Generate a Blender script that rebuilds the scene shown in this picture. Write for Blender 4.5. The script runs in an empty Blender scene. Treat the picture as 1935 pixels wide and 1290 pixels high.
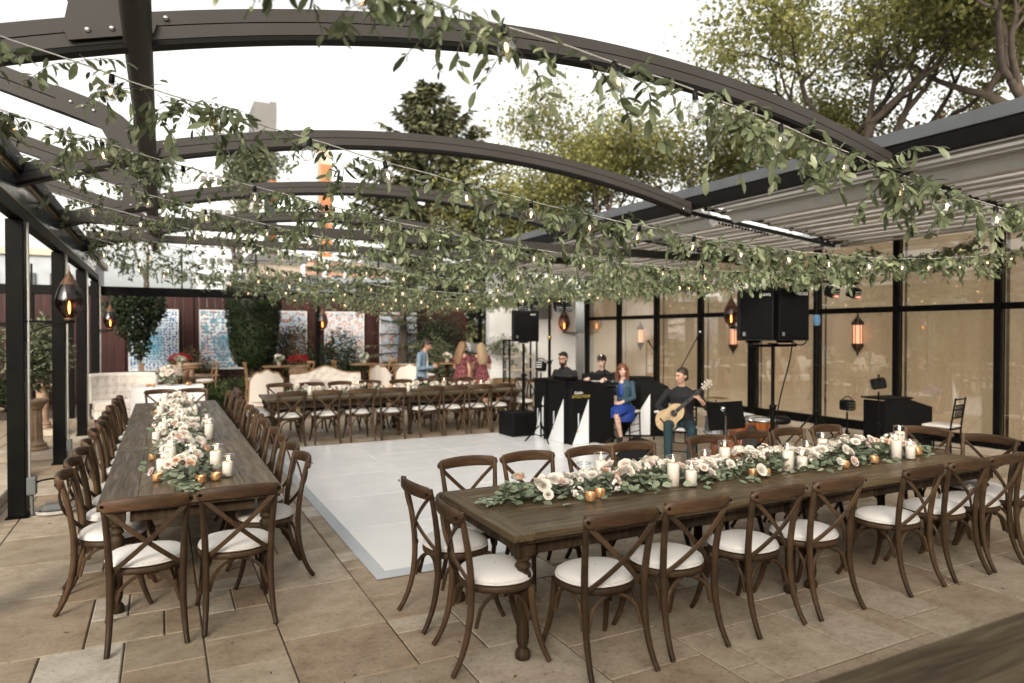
import bpy, bmesh, math, random
import numpy as np
from math import sin, cos, pi, radians, sqrt, atan2
from mathutils import Vector as V, Matrix as M4, Euler
from mathutils.bvhtree import BVHTree

random.seed(7)
R = random.Random(11)
sc = bpy.context.scene
COL = sc.collection

# ------------------------------------------------------------------ camera, sky, sun, exposure
cam_d = bpy.data.cameras.new('camera'); cam = bpy.data.objects.new('camera', cam_d); COL.objects.link(cam)
cam.location = (0, 0, 1.85)
cam.rotation_euler = (radians(90 - 0.755), 0, radians(-27.1))
cam_d.lens = 24.0; cam_d.sensor_width = 36.0
cam_d.clip_start = 0.05; cam_d.clip_end = 3000
cam_d.dof.use_dof = True; cam_d.dof.focus_distance = 4.9; cam_d.dof.aperture_fstop = 1.35
sc.camera = cam

SUN_EL, SUN_AZ = radians(24), radians(215)      # azimuth measured clockwise from +Y: the sun stands behind the camera, to the left
world = bpy.data.worlds.new('World'); sc.world = world; world.use_nodes = True
wn = world.node_tree; wn.nodes.clear()
w_out = wn.nodes.new('ShaderNodeOutputWorld'); w_bg = wn.nodes.new('ShaderNodeBackground')
w_sky = wn.nodes.new('ShaderNodeTexSky'); w_sky.sky_type = 'NISHITA'; w_sky.sun_disc = False
w_sky.sun_elevation = SUN_EL; w_sky.sun_rotation = SUN_AZ
w_sky.air_density = 1.0; w_sky.dust_density = 4.0; w_sky.ozone_density = 1.0
w_hs = wn.nodes.new('ShaderNodeHueSaturation'); w_hs.inputs['Saturation'].default_value = 0.16
wn.links.new(w_sky.outputs[0], w_hs.inputs['Color']); w_tint = wn.nodes.new('ShaderNodeMix'); w_tint.data_type = 'RGBA'; w_tint.blend_type = 'MULTIPLY'; w_tint.inputs['Factor'].default_value = 1.0; w_tint.inputs['B'].default_value = (1.0, .955, .875, 1)
wn.links.new(w_hs.outputs[0], w_tint.inputs['A']); wn.links.new(w_tint.outputs['Result'], w_bg.inputs['Color'])
w_bg.inputs['Strength'].default_value = 0.15
wn.links.new(w_bg.outputs[0], w_out.inputs['Surface'])

sun_d = bpy.data.lights.new('sun', 'SUN'); sun_d.energy = 0.8; sun_d.angle = radians(14); sun_d.color = (1.0, 0.86, 0.7)
sun = bpy.data.objects.new('sun', sun_d); COL.objects.link(sun)
sd = V((sin(SUN_AZ) * cos(SUN_EL), cos(SUN_AZ) * cos(SUN_EL), sin(SUN_EL)))
sun.rotation_euler = sd.to_track_quat('Z', 'Y').to_euler()

vs = sc.view_settings
vs.view_transform = 'Standard'; vs.look = 'None'; vs.gamma = 1.0; vs.use_curve_mapping = False
vs.exposure = 1.34
sc.cycles.use_denoising = True
sc.cycles.max_bounces = 7; sc.cycles.diffuse_bounces = 3; sc.cycles.glossy_bounces = 3
sc.cycles.transmission_bounces = 4; sc.cycles.transparent_max_bounces = 14
sc.cycles.sample_clamp_indirect = 3.0; sc.cycles.caustics_reflective = False; sc.cycles.caustics_refractive = False

# ------------------------------------------------------------------ materials
MATS = {}
def _mat(name):
    m = bpy.data.materials.new(name); m.use_nodes = True
    nt = m.node_tree; bs = nt.nodes['Principled BSDF']
    MATS[name] = m
    return m, nt, bs
def _noise(nt, scale, detail=4, rough=.55, stretch=None, pos='Object', dist=0.0):
    tc = nt.nodes.new('ShaderNodeTexCoord') if pos != 'Position' else nt.nodes.new('ShaderNodeNewGeometry')
    src = tc.outputs[pos if pos != 'Position' else 'Position']
    n = nt.nodes.new('ShaderNodeTexNoise')
    n.inputs['Scale'].default_value = scale; n.inputs['Detail'].default_value = detail; n.inputs['Roughness'].default_value = rough
    n.inputs['Distortion'].default_value = dist
    if stretch:
        mp = nt.nodes.new('ShaderNodeMapping'); mp.inputs['Scale'].default_value = stretch
        nt.links.new(src, mp.inputs['Vector']); nt.links.new(mp.outputs[0], n.inputs['Vector'])
    else:
        nt.links.new(src, n.inputs['Vector'])
    return n
def _ramp(nt, src, stops):
    r = nt.nodes.new('ShaderNodeValToRGB'); e = r.color_ramp.elements
    while len(e) < len(stops): e.new(0.5)
    for i, (p, c) in enumerate(stops):
        e[i].position = p; e[i].color = (*c, 1) if len(c) == 3 else c
    nt.links.new(src, r.inputs['Fac'])
    return r
def _randval(nt, color_out, lo, hi, hue=0.0):
    oi = nt.nodes.new('ShaderNodeObjectInfo'); mr = nt.nodes.new('ShaderNodeMapRange')
    mr.inputs['To Min'].default_value = lo; mr.inputs['To Max'].default_value = hi
    nt.links.new(oi.outputs['Random'], mr.inputs['Value'])
    hs = nt.nodes.new('ShaderNodeHueSaturation')
    nt.links.new(mr.outputs[0], hs.inputs['Value']); nt.links.new(color_out, hs.inputs['Color'])
    return hs.outputs['Color']
def _bump(nt, bs, src, strength, dist=.01):
    b = nt.nodes.new('ShaderNodeBump'); b.inputs['Strength'].default_value = strength; b.inputs['Distance'].default_value = dist
    nt.links.new(src, b.inputs['Height']); nt.links.new(b.outputs[0], bs.inputs['Normal'])
def plain(name, c, rough=.5, metal=0., c2=None, scale=8, bump=0., rnd=None, stretch=None, detail=4, pos='Object', spec=.5, sheen=0., sss=0.):
    m, nt, bs = _mat(name)
    bs.inputs['Roughness'].default_value = rough; bs.inputs['Metallic'].default_value = metal
    bs.inputs['Specular IOR Level'].default_value = spec
    if sheen: bs.inputs['Sheen Weight'].default_value = sheen
    if sss: bs.inputs['Subsurface Weight'].default_value = sss; bs.inputs['Subsurface Radius'].default_value = (.03, .015, .01)
    c2 = c2 or tuple(x * .78 for x in c)
    n = _noise(nt, scale, detail, stretch=stretch, pos=pos)
    r = _ramp(nt, n.outputs['Fac'], [(.35, c2), (.62, c)])
    out = r.outputs['Color']
    if rnd: out = _randval(nt, out, *rnd)
    nt.links.new(out, bs.inputs['Base Color'])
    rr = nt.nodes.new('ShaderNodeMapRange'); rr.inputs['To Min'].default_value = max(rough - .1, .02); rr.inputs['To Max'].default_value = min(rough + .12, 1)
    nt.links.new(n.outputs['Fac'], rr.inputs['Value']); nt.links.new(rr.outputs[0], bs.inputs['Roughness'])
    if bump: _bump(nt, bs, n.outputs['Fac'], bump)
    return m
def wood(name, stops, stretch, rough=.5, bump=.25, rnd=(.8, 1.15), scale=6, spec=.35, wear=0.):
    m, nt, bs = _mat(name)
    n = _noise(nt, scale, 8, .6, stretch, dist=.6)
    big = _noise(nt, 2.2, 3)
    r = _ramp(nt, n.outputs['Fac'], stops)
    mx = nt.nodes.new('ShaderNodeMix'); mx.data_type = 'RGBA'; mx.blend_type = 'MULTIPLY'; mx.inputs['Factor'].default_value = .75
    rb = _ramp(nt, big.outputs['Fac'], [(.3, (.6, .57, .52)), (.7, (1.12, 1.1, 1.06))])
    nt.links.new(r.outputs['Color'], mx.inputs['A']); nt.links.new(rb.outputs['Color'], mx.inputs['B'])
    out = mx.outputs['Result']
    if wear:
        ge = nt.nodes.new('ShaderNodeNewGeometry'); rp = _ramp(nt, ge.outputs['Pointiness'], [(.50, (0,) * 3), (.58, (wear,) * 3)])
        nz = _noise(nt, 14, 3); mm = nt.nodes.new('ShaderNodeMath'); mm.operation = 'MULTIPLY'; nt.links.new(rp.outputs['Color'], mm.inputs[0]); nt.links.new(nz.outputs['Fac'], mm.inputs[1])
        m3 = nt.nodes.new('ShaderNodeMix'); m3.data_type = 'RGBA'; nt.links.new(mm.outputs[0], m3.inputs['Factor']); nt.links.new(out, m3.inputs['A']); m3.inputs['B'].default_value = (.22, .15, .09, 1); out = m3.outputs['Result']
    nt.links.new(_randval(nt, out, *rnd), bs.inputs['Base Color'])
    rr = _ramp(nt, n.outputs['Fac'], [(.3, (rough + .15,) * 3), (.7, (rough - .08,) * 3)])
    nt.links.new(rr.outputs['Color'], bs.inputs['Roughness']); bs.inputs['Specular IOR Level'].default_value = spec
    _bump(nt, bs, n.outputs['Fac'], bump, .004)
    return m
def emit(name, c, strength):
    m, nt, bs = _mat(name)
    bs.inputs['Base Color'].default_value = (*c, 1); bs.inputs['Emission Color'].default_value = (*c, 1)
    bs.inputs['Emission Strength'].default_value = strength
    try: m.cycles.emission_sampling = 'NONE'
    except Exception: pass
    return m
def glassy(name, tint=(1, 1, 1), refl=.08, rough=.02, facing=True, maxr=.6, power=1.0):
    m, nt, bs = _mat(name); nt.nodes.remove(bs); o = nt.nodes['Material Output']
    t = nt.nodes.new('ShaderNodeBsdfTransparent'); t.inputs[0].default_value = (*tint, 1)
    g = nt.nodes.new('ShaderNodeBsdfGlossy'); g.inputs['Roughness'].default_value = rough; g.inputs['Color'].default_value = (.95, .96, .97, 1)
    mx = nt.nodes.new('ShaderNodeMixShader')
    lw = nt.nodes.new('ShaderNodeLayerWeight'); lw.inputs['Blend'].default_value = .35
    mr = nt.nodes.new('ShaderNodeMapRange'); mr.inputs['To Min'].default_value = refl; mr.inputs['To Max'].default_value = maxr
    pw = nt.nodes.new('ShaderNodeMath'); pw.operation = 'POWER'; pw.inputs[1].default_value = power; nt.links.new(lw.outputs['Fresnel' if not facing else 'Facing'], pw.inputs[0]); nt.links.new(pw.outputs[0], mr.inputs['Value']); nt.links.new(mr.outputs[0], mx.inputs[0])
    nt.links.new(t.outputs[0], mx.inputs[1]); nt.links.new(g.outputs[0], mx.inputs[2]); nt.links.new(mx.outputs[0], o.inputs['Surface'])
    return m
def leafy(name, c, c2, rough=.45, trans=.35, rnd=(.75, 1.25), scale=3.0, spec=.4):
    """leaf surface: island-to-island colour change, light passing through"""
    m, nt, bs = _mat(name); o = nt.nodes['Material Output']
    g = nt.nodes.new('ShaderNodeNewGeometry')
    oi = nt.nodes.new('ShaderNodeObjectInfo')
    ad = nt.nodes.new('ShaderNodeMath'); ad.operation = 'ADD'; fr = nt.nodes.new('ShaderNodeMath'); fr.operation = 'FRACT'
    nt.links.new(g.outputs['Random Per Island'], ad.inputs[0]); nt.links.new(oi.outputs['Random'], ad.inputs[1]); nt.links.new(ad.outputs[0], fr.inputs[0])
    r = _ramp(nt, fr.outputs[0], [(0.0, c2), (1.0, c)])
    n = _noise(nt, scale, 2, pos='Position')
    rb = _ramp(nt, n.outputs['Fac'], [(.3, (rnd[0],) * 3), (.7, (rnd[1],) * 3)])
    mx = nt.nodes.new('ShaderNodeMix'); mx.data_type = 'RGBA'; mx.blend_type = 'MULTIPLY'; mx.inputs['Factor'].default_value = 1
    nt.links.new(r.outputs['Color'], mx.inputs['A']); nt.links.new(rb.outputs['Color'], mx.inputs['B'])
    nt.links.new(mx.outputs['Result'], bs.inputs['Base Color']); bs.inputs['Roughness'].default_value = rough; bs.inputs['Specular IOR Level'].default_value = spec
    tl = nt.nodes.new('ShaderNodeBsdfTranslucent'); nt.links.new(mx.outputs['Result'], tl.inputs['Color'])
    ms = nt.nodes.new('ShaderNodeMixShader'); ms.inputs[0].default_value = trans
    nt.links.new(bs.outputs[0], ms.inputs[1]); nt.links.new(tl.outputs[0], ms.inputs[2]); nt.links.new(ms.outputs[0], o.inputs['Surface'])
    return m

def stone_floor():
    m, nt, bs = _mat('travertine')
    oi = nt.nodes.new('ShaderNodeObjectInfo'); g = nt.nodes.new('ShaderNodeNewGeometry')
    ad = nt.nodes.new('ShaderNodeMath'); ad.operation = 'ADD'; fr = nt.nodes.new('ShaderNodeMath'); fr.operation = 'FRACT'
    nt.links.new(g.outputs['Random Per Island'], ad.inputs[0]); nt.links.new(oi.outputs['Random'], ad.inputs[1]); nt.links.new(ad.outputs[0], fr.inputs[0])
    base = _ramp(nt, fr.outputs[0], [(0, (.31, .255, .19)), (.22, (.41, .35, .27)), (.45, (.335, .262, .19)), (.66, (.455, .40, .325)), (.82, (.315, .24, .17)), (1, (.56, .53, .47))])
    n1 = _noise(nt, 4.2, 9, .68, pos='Position', stretch=(1, 1.15, 1), dist=.25)
    v1 = _ramp(nt, n1.outputs['Fac'], [(.30, (.62, .56, .48)), (.5, (.95, .92, .88)), (.70, (1.18, 1.18, 1.16))])
    mx = nt.nodes.new('ShaderNodeMix'); mx.data_type = 'RGBA'; mx.blend_type = 'MULTIPLY'; mx.inputs['Factor'].default_value = .85
    nt.links.new(base.outputs['Color'], mx.inputs['A']); nt.links.new(v1.outputs['Color'], mx.inputs['B'])
    n2 = _noise(nt, 34, 5, .7, pos='Position')
    v2 = _ramp(nt, n2.outputs['Fac'], [(.34, (.35, .29, .23)), (.42, (.88, .87, .85)), (.7, (1.12, 1.12, 1.1))])
    mx2 = nt.nodes.new('ShaderNodeMix'); mx2.data_type = 'RGBA'; mx2.blend_type = 'MULTIPLY'; mx2.inputs['Factor'].default_value = .7
    nt.links.new(mx.outputs['Result'], mx2.inputs['A']); nt.links.new(v2.outputs['Color'], mx2.inputs['B'])
    nt.links.new(mx2.outputs['Result'], bs.inputs['Base Color'])
    rr = _ramp(nt, n1.outputs['Fac'], [(.3, (.62,) * 3), (.7, (.42,) * 3)]); nt.links.new(rr.outputs['Color'], bs.inputs['Roughness'])
    bs.inputs['Specular IOR Level'].default_value = .4
    _bump(nt, bs, n2.outputs['Fac'], .35, .004)
    return m
stone_floor()

wood('chair_wood', [(.25, (.014, .0068, .0034)), (.45, (.040, .020, .010)), (.6, (.066, .035, .018)), (.8, (.13, .078, .043))], (3, 3, .7), rough=.45, rnd=(.55, 1.1), spec=.2, wear=.45)
wood('rail_wood', [(.25, (.018, .0085, .004)), (.45, (.052, .026, .013)), (.6, (.088, .047, .024)), (.8, (.17, .105, .058))], (.7, 3, 5), rough=.42, rnd=(.6, 1.15), spec=.25, wear=.45)
wood('table_wood', [(.22, (.032, .022, .012)), (.42, (.084, .059, .033)), (.58, (.132, .098, .058)), (.8, (.235, .185, .12))], (.5, 7, 7), rough=.34, rnd=(.78, 1.12), scale=4, bump=.4)
wood('table_leg_wood', [(.22, (.016, .010, .006)), (.45, (.042, .027, .015)), (.8, (.10, .07, .042))], (6, 6, .8), rough=.5, rnd=(.85, 1.05), scale=4, spec=.15)
wood('pale_wood', [(.25, (.16, .085, .035)), (.5, (.27, .16, .075)), (.8, (.4, .27, .15))], (3, 3, .6), rough=.45)
wood('red_siding', [(.25, (.016, .0035, .003)), (.5, (.032, .007, .0055)), (.8, (.055, .013, .010))], (7, 7, .4), rough=.6, rnd=(.8, 1.2), scale=3)
plain('cushion', (.74, .72, .69), .62, c2=(.66, .635, .60), scale=60, bump=.08, stretch=(1, 9, 1), sheen=.15)
plain('frame_metal', (.033, .0305, .028), .5, metal=0, c2=(.031, .027, .023), scale=3, spec=.22)
plain('black_metal', (.006, .0055, .005), .45, metal=0, c2=(.0035, .0035, .0035), scale=5, spec=.08)
plain('silver_flash', (.10, .108, .118), .42, metal=.3, c2=(.085, .092, .10), scale=2, spec=.25)
plain('canopy_shade_line', (.46, .44, .41), .5, c2=(.40, .38, .355), scale=3)  # darker grey standing in for shade lines under the canopy
plain('bolt', (.75, .76, .78), .25, metal=.9)
plain('chrome', (.7, .71, .72), .16, metal=1.)
plain('dance_white', (.87, .88, .89), .2, c2=(.85, .86, .875), scale=3.5, detail=9, rnd=(.98, 1.01), spec=.5)
plain('dance_trim', (.52, .55, .58), .35, metal=.3, c2=(.47, .5, .53), scale=3)
plain('mortar', (.085, .06, .04), .95, c2=(.045, .032, .022), scale=40, pos='Position')
plain('soil', (.085, .07, .05), .95, c2=(.05, .045, .03), scale=.8, pos='Position')
plain('white_plaster', (.76, .77, .77), .85, c2=(.70, .71, .72), scale=1.6, bump=.1, pos='Position', detail=7)
plain('linen_white', (.83, .83, .84), .8, c2=(.78, .78, .8), scale=30, sheen=.2)
plain('upholstery', (.46, .38, .33), .85, c2=(.40, .33, .28), scale=40, sheen=.3, bump=.05)
plain('cream_fabric', (.70, .64, .58), .85, c2=(.66, .60, .54), scale=40, sheen=.3, bump=.05)
plain('cabinet_black', (.007, .007, .0075), .62, c2=(.005, .005, .005), scale=60, bump=.15, spec=.12)
plain('grille_black', (.005, .005, .005), .7, c2=(.003, .003, .003), scale=300, bump=.4, spec=.08)
plain('black_satin', (.006, .006, .006), .45, c2=(.004, .004, .004), scale=6, spec=.12)
plain('black_cloth', (.011, .011, .013), .9, c2=(.007, .007, .008), scale=30, sheen=.1)
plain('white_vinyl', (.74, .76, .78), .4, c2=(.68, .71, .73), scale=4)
plain('yellow_print', (.42, .35, .07), .6); plain('white_print', (.82, .82, .82), .5)
plain('red_lacquer', (.22, .05, .015), .2, c2=(.18, .04, .01), scale=3)
plain('amber_lacquer', (.30, .10, .028), .22, c2=(.22, .065, .016), scale=4, stretch=(1, 8, 1))
plain('drum_head', (.05, .055, .055), .5); plain('brass', (.5, .38, .16), .3, metal=1.)
plain('bronze', (.16, .085, .05), .48, metal=.6, c2=(.085, .05, .032), scale=22, bump=.3)
plain('stone_urn', (.36, .25, .17), .85, c2=(.24, .15, .095), scale=9, bump=.5, detail=7)
plain('pale_stone', (.48, .42, .34), .85, c2=(.37, .31, .24), scale=7, bump=.4, detail=7)
plain('terracotta', (.42, .20, .10), .8, c2=(.30, .14, .075), scale=6)
plain('bark', (.085, .065, .048), .95, c2=(.045, .034, .026), scale=9, bump=.6, stretch=(1, 1, .3))
plain('pale_bark', (.30, .27, .22), .9, c2=(.2, .17, .14), scale=9, bump=.4)
plain('grey_plastic', (.12, .13, .13), .5); plain('white_cable', (.40, .39, .36), .5)
plain('wax', (.86, .80, .73), .45, c2=(.84, .77, .69), scale=4, sss=.25)
plain('gold_votive', (.62, .38, .19), .32, metal=.45, c2=(.45, .22, .08), scale=50, bump=.5)
plain('candle_wick', (.02, .018, .015), .9)
plain('canvas_blue', (.12, .25, .42), .8)
plain('tower_grey', (.15, .147, .14), .6, c2=(.13, .127, .122), scale=.2); plain('tower_orange', (.40, .15, .06), .7, c2=(.36, .13, .05), scale=.3)
plain('tower_cream', (.50, .41, .32), .7, scale=.3); plain('office_white', (.74, .75, .77), .6, scale=.3)
plain('brick_pink', (.48, .27, .19), .85, c2=(.4, .21, .15), scale=2); plain('roof_slate', (.33, .36, .39), .6, scale=1)
plain('dark_glass', (.05, .06, .07), .15); plain('roof_tile', (.34, .15, .07), .8, c2=(.24, .1, .05), scale=6)
emit('filament', (1.0, .54, .26), 3.2); emit('flame', (1.0, .50, .20), 4.5); emit('lamp_glow', (1.0, .48, .18), 12.0)
emit('lantern_glow', (1.0, .46, .27), .75); emit('led_red', (1., .18, .12), 1.6); emit('votive_glow', (1.0, .50, .18), 1.6); emit('pendant_glow', (1.0, .76, .42), 2.2)
glassy('bulb_glass', (.97, .97, .97), .10, .03, maxr=.75)
glassy('hurricane_glass', (.975, .975, .965), .035, .02, maxr=.8, power=2.6)
glassy('glass_rim', (.8, .8, .78), .35, .05, maxr=.8)
glassy('window_glass', (.93, .95, .96), .05, .01, maxr=.42)
glassy('wall_glass', (.93, .93, .91), .11, .012, maxr=.45)
glassy('smoked_glass', (.34, .19, .11), .05, .2, maxr=.22, power=1.6)
leafy('vine_leaf', (.33, .37, .215), (.06, .085, .038), rough=.36, trans=.42)
leafy('eucalyptus', (.33, .37, .26), (.12, .165, .10), rough=.55, trans=.2)
leafy('olive_leaf', (.20, .22, .13), (.07, .085, .045), rough=.5, trans=.25)
leafy('tree_leaf', (.35, .34, .12), (.14, .15, .05), rough=.5, trans=.5, scale=.8, rnd=(.6, 1.4))
leafy('dark_tree_leaf', (.06, .065, .028), (.028, .033, .016), rough=.5, trans=.3, scale=.8)
leafy('autumn_leaf', (.30, .12, .035), (.12, .09, .03), rough=.5, trans=.3, scale=.8)
leafy('spruce_needle', (.21, .205, .105), (.065, .08, .045), rough=.6, trans=.12, scale=1.2, rnd=(.55, 1.35))
leafy('hedge_leaf', (.05, .07, .028), (.016, .026, .012), rough=.5, trans=.2)
leafy('garden_leaf', (.12, .15, .05), (.04, .065, .025), rough=.5, trans=.3)
leafy('rust_leaf', (.14, .085, .03), (.065, .06, .022), rough=.5, trans=.3)
leafy('red_petal', (.42, .02, .03), (.24, .012, .02), rough=.6, trans=.25)
leafy('petal_white', (.90, .86, .78), (.82, .77, .68), rough=.6, trans=.22, rnd=(.9, 1.05))
leafy('petal_blush', (.88, .68, .60), (.86, .75, .68), rough=.6, trans=.22, rnd=(.9, 1.05))
leafy('petal_peach', (.86, .50, .32), (.85, .66, .53), rough=.6, trans=.22, rnd=(.9, 1.05))
leafy('petal_mauve', (.80, .64, .63), (.85, .73, .70), rough=.6, trans=.22, rnd=(.9, 1.05))

def canopy_cloth():
    m, nt, bs = _mat('canopy_cloth'); o = nt.nodes['Material Output']
    n = _noise(nt, 1.2, 5, pos='Position')
    r = _ramp(nt, n.outputs['Fac'], [(.3, (.70, .68, .65)), (.7, (.82, .80, .77))])
    nt.links.new(r.outputs['Color'], bs.inputs['Base Color']); bs.inputs['Roughness'].default_value = .55
    tl = nt.nodes.new('ShaderNodeBsdfTranslucent'); tl.inputs['Color'].default_value = (.72, .69, .65, 1)
    ms = nt.nodes.new('ShaderNodeMixShader'); ms.inputs[0].default_value = .42
    nt.links.new(bs.outputs[0], ms.inputs[1]); nt.links.new(tl.outputs[0], ms.inputs[2]); nt.links.new(ms.outputs[0], o.inputs['Surface'])
canopy_cloth()

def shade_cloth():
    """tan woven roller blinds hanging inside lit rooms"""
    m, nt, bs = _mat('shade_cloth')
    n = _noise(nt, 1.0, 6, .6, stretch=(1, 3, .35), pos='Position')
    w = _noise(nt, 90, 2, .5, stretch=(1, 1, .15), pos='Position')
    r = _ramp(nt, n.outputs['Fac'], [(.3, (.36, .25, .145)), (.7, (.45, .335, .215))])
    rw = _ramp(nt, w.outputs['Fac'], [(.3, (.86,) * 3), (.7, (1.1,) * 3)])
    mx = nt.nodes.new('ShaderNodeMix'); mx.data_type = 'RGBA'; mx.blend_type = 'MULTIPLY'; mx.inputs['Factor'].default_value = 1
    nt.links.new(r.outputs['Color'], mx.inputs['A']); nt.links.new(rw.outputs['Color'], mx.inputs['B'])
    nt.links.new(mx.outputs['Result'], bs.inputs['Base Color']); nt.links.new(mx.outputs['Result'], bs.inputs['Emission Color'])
    bs.inputs['Emission Strength'].default_value = .33; bs.inputs['Roughness'].default_value = .9  # weak glow in the cloth stands in for room light behind it
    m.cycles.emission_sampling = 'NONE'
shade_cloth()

def mural(name, bg, cols, seed, sc_=17.0):
    """printed tile panel: mirror-symmetric floral tracery"""
    m, nt, bs = _mat(name)
    tc = nt.nodes.new('ShaderNodeTexCoord'); sp = nt.nodes.new('ShaderNodeSeparateXYZ'); nt.links.new(tc.outputs['Object'], sp.inputs[0])
    ab = nt.nodes.new('ShaderNodeMath'); ab.operation = 'ABSOLUTE'; nt.links.new(sp.outputs['X'], ab.inputs[0])
    cb = nt.nodes.new('ShaderNodeCombineXYZ'); nt.links.new(ab.outputs[0], cb.inputs['X']); nt.links.new(sp.outputs['Z'], cb.inputs['Y']); cb.inputs['Z'].default_value = seed
    prev = None
    def mixin(prev, fac, col):
        mx = nt.nodes.new('ShaderNodeMix'); mx.data_type = 'RGBA'
        nt.links.new(fac, mx.inputs['Factor']); mx.inputs['B'].default_value = (*col, 1)
        if prev is None: mx.inputs['A'].default_value = (*bg, 1)
        else: nt.links.new(prev, mx.inputs['A'])
        return mx.outputs['Result']
    wv = nt.nodes.new('ShaderNodeTexWave'); wv.wave_type = 'RINGS'; wv.inputs['Scale'].default_value = 5.0; wv.inputs['Distortion'].default_value = 9; wv.inputs['Detail'].default_value = 1.5
    nt.links.new(cb.outputs[0], wv.inputs['Vector'])
    f = _ramp(nt, wv.outputs['Fac'], [(.84, (0,) * 3), (.9, (1,) * 3)]); prev = mixin(prev, f.outputs['Color'], cols[0])
    for k, (s_, th, c) in enumerate([(sc_ * .62, .30, cols[2]), (sc_ * .8, .32, cols[1]), (sc_ * 1.5, .2, cols[3])]):
        vo = nt.nodes.new('ShaderNodeTexVoronoi'); vo.inputs['Scale'].default_value = s_; vo.inputs['Randomness'].default_value = .55
        mp = nt.nodes.new('ShaderNodeMapping'); mp.inputs['Location'].default_value = (0, seed * 1.7 + k * 3.1, k); nt.links.new(cb.outputs[0], mp.inputs['Vector']); nt.links.new(mp.outputs[0], vo.inputs['Vector'])
        f = _ramp(nt, vo.outputs['Distance'], [(th, (1,) * 3), (th + .08, (0,) * 3)]); prev = mixin(prev, f.outputs['Color'], c)
    gr = nt.nodes.new('ShaderNodeTexGradient'); gr.gradient_type = 'SPHERICAL'; mg = nt.nodes.new('ShaderNodeMapping'); mg.inputs['Location'].default_value = (0, .18 + .05 * seed, 0); mg.inputs['Scale'].default_value = (3.2, 1.7, 0)
    nt.links.new(cb.outputs[0], mg.inputs['Vector']); nt.links.new(mg.outputs[0], gr.inputs['Vector'])
    w2 = nt.nodes.new('ShaderNodeTexWave'); w2.inputs['Scale'].default_value = 9; w2.inputs['Distortion'].default_value = 6; nt.links.new(cb.outputs[0], w2.inputs['Vector'])
    mu = nt.nodes.new('ShaderNodeMath'); mu.operation = 'MULTIPLY'; nt.links.new(gr.outputs['Fac'], mu.inputs[0]); nt.links.new(w2.outputs['Fac'], mu.inputs[1])
    f = _ramp(nt, mu.outputs[0], [(.16, (0,) * 3), (.22, (.9,) * 3)]); prev = mixin(prev, f.outputs['Color'], cols[4])
    nt.links.new(prev, bs.inputs['Base Color']); bs.inputs['Roughness'].default_value = .35
BL = (.03, .06, .17)
mural('mural_blue', (.60, .66, .72), [(.25, .42, .58), BL, (.60, .66, .72), (.10, .18, .38), (.06, .30, .42)], 1.0)
mural('mural_red', (.60, .64, .66), [(.12, .32, .38), (.42, .07, .05), (.10, .20, .30), (.48, .12, .06), (.07, .17, .25)], 2.3)
mural('mural_rust', (.42, .48, .54), [(.35, .12, .06), (.08, .30, .40), (.45, .20, .08), BL, (.14, .20, .28)], 3.1)
mural('mural_pink', (.58, .58, .60), [(.16, .34, .48), (.48, .16, .10), (.60, .58, .55), (.10, .16, .3), (.34, .42, .5)], 4.7)

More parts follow.
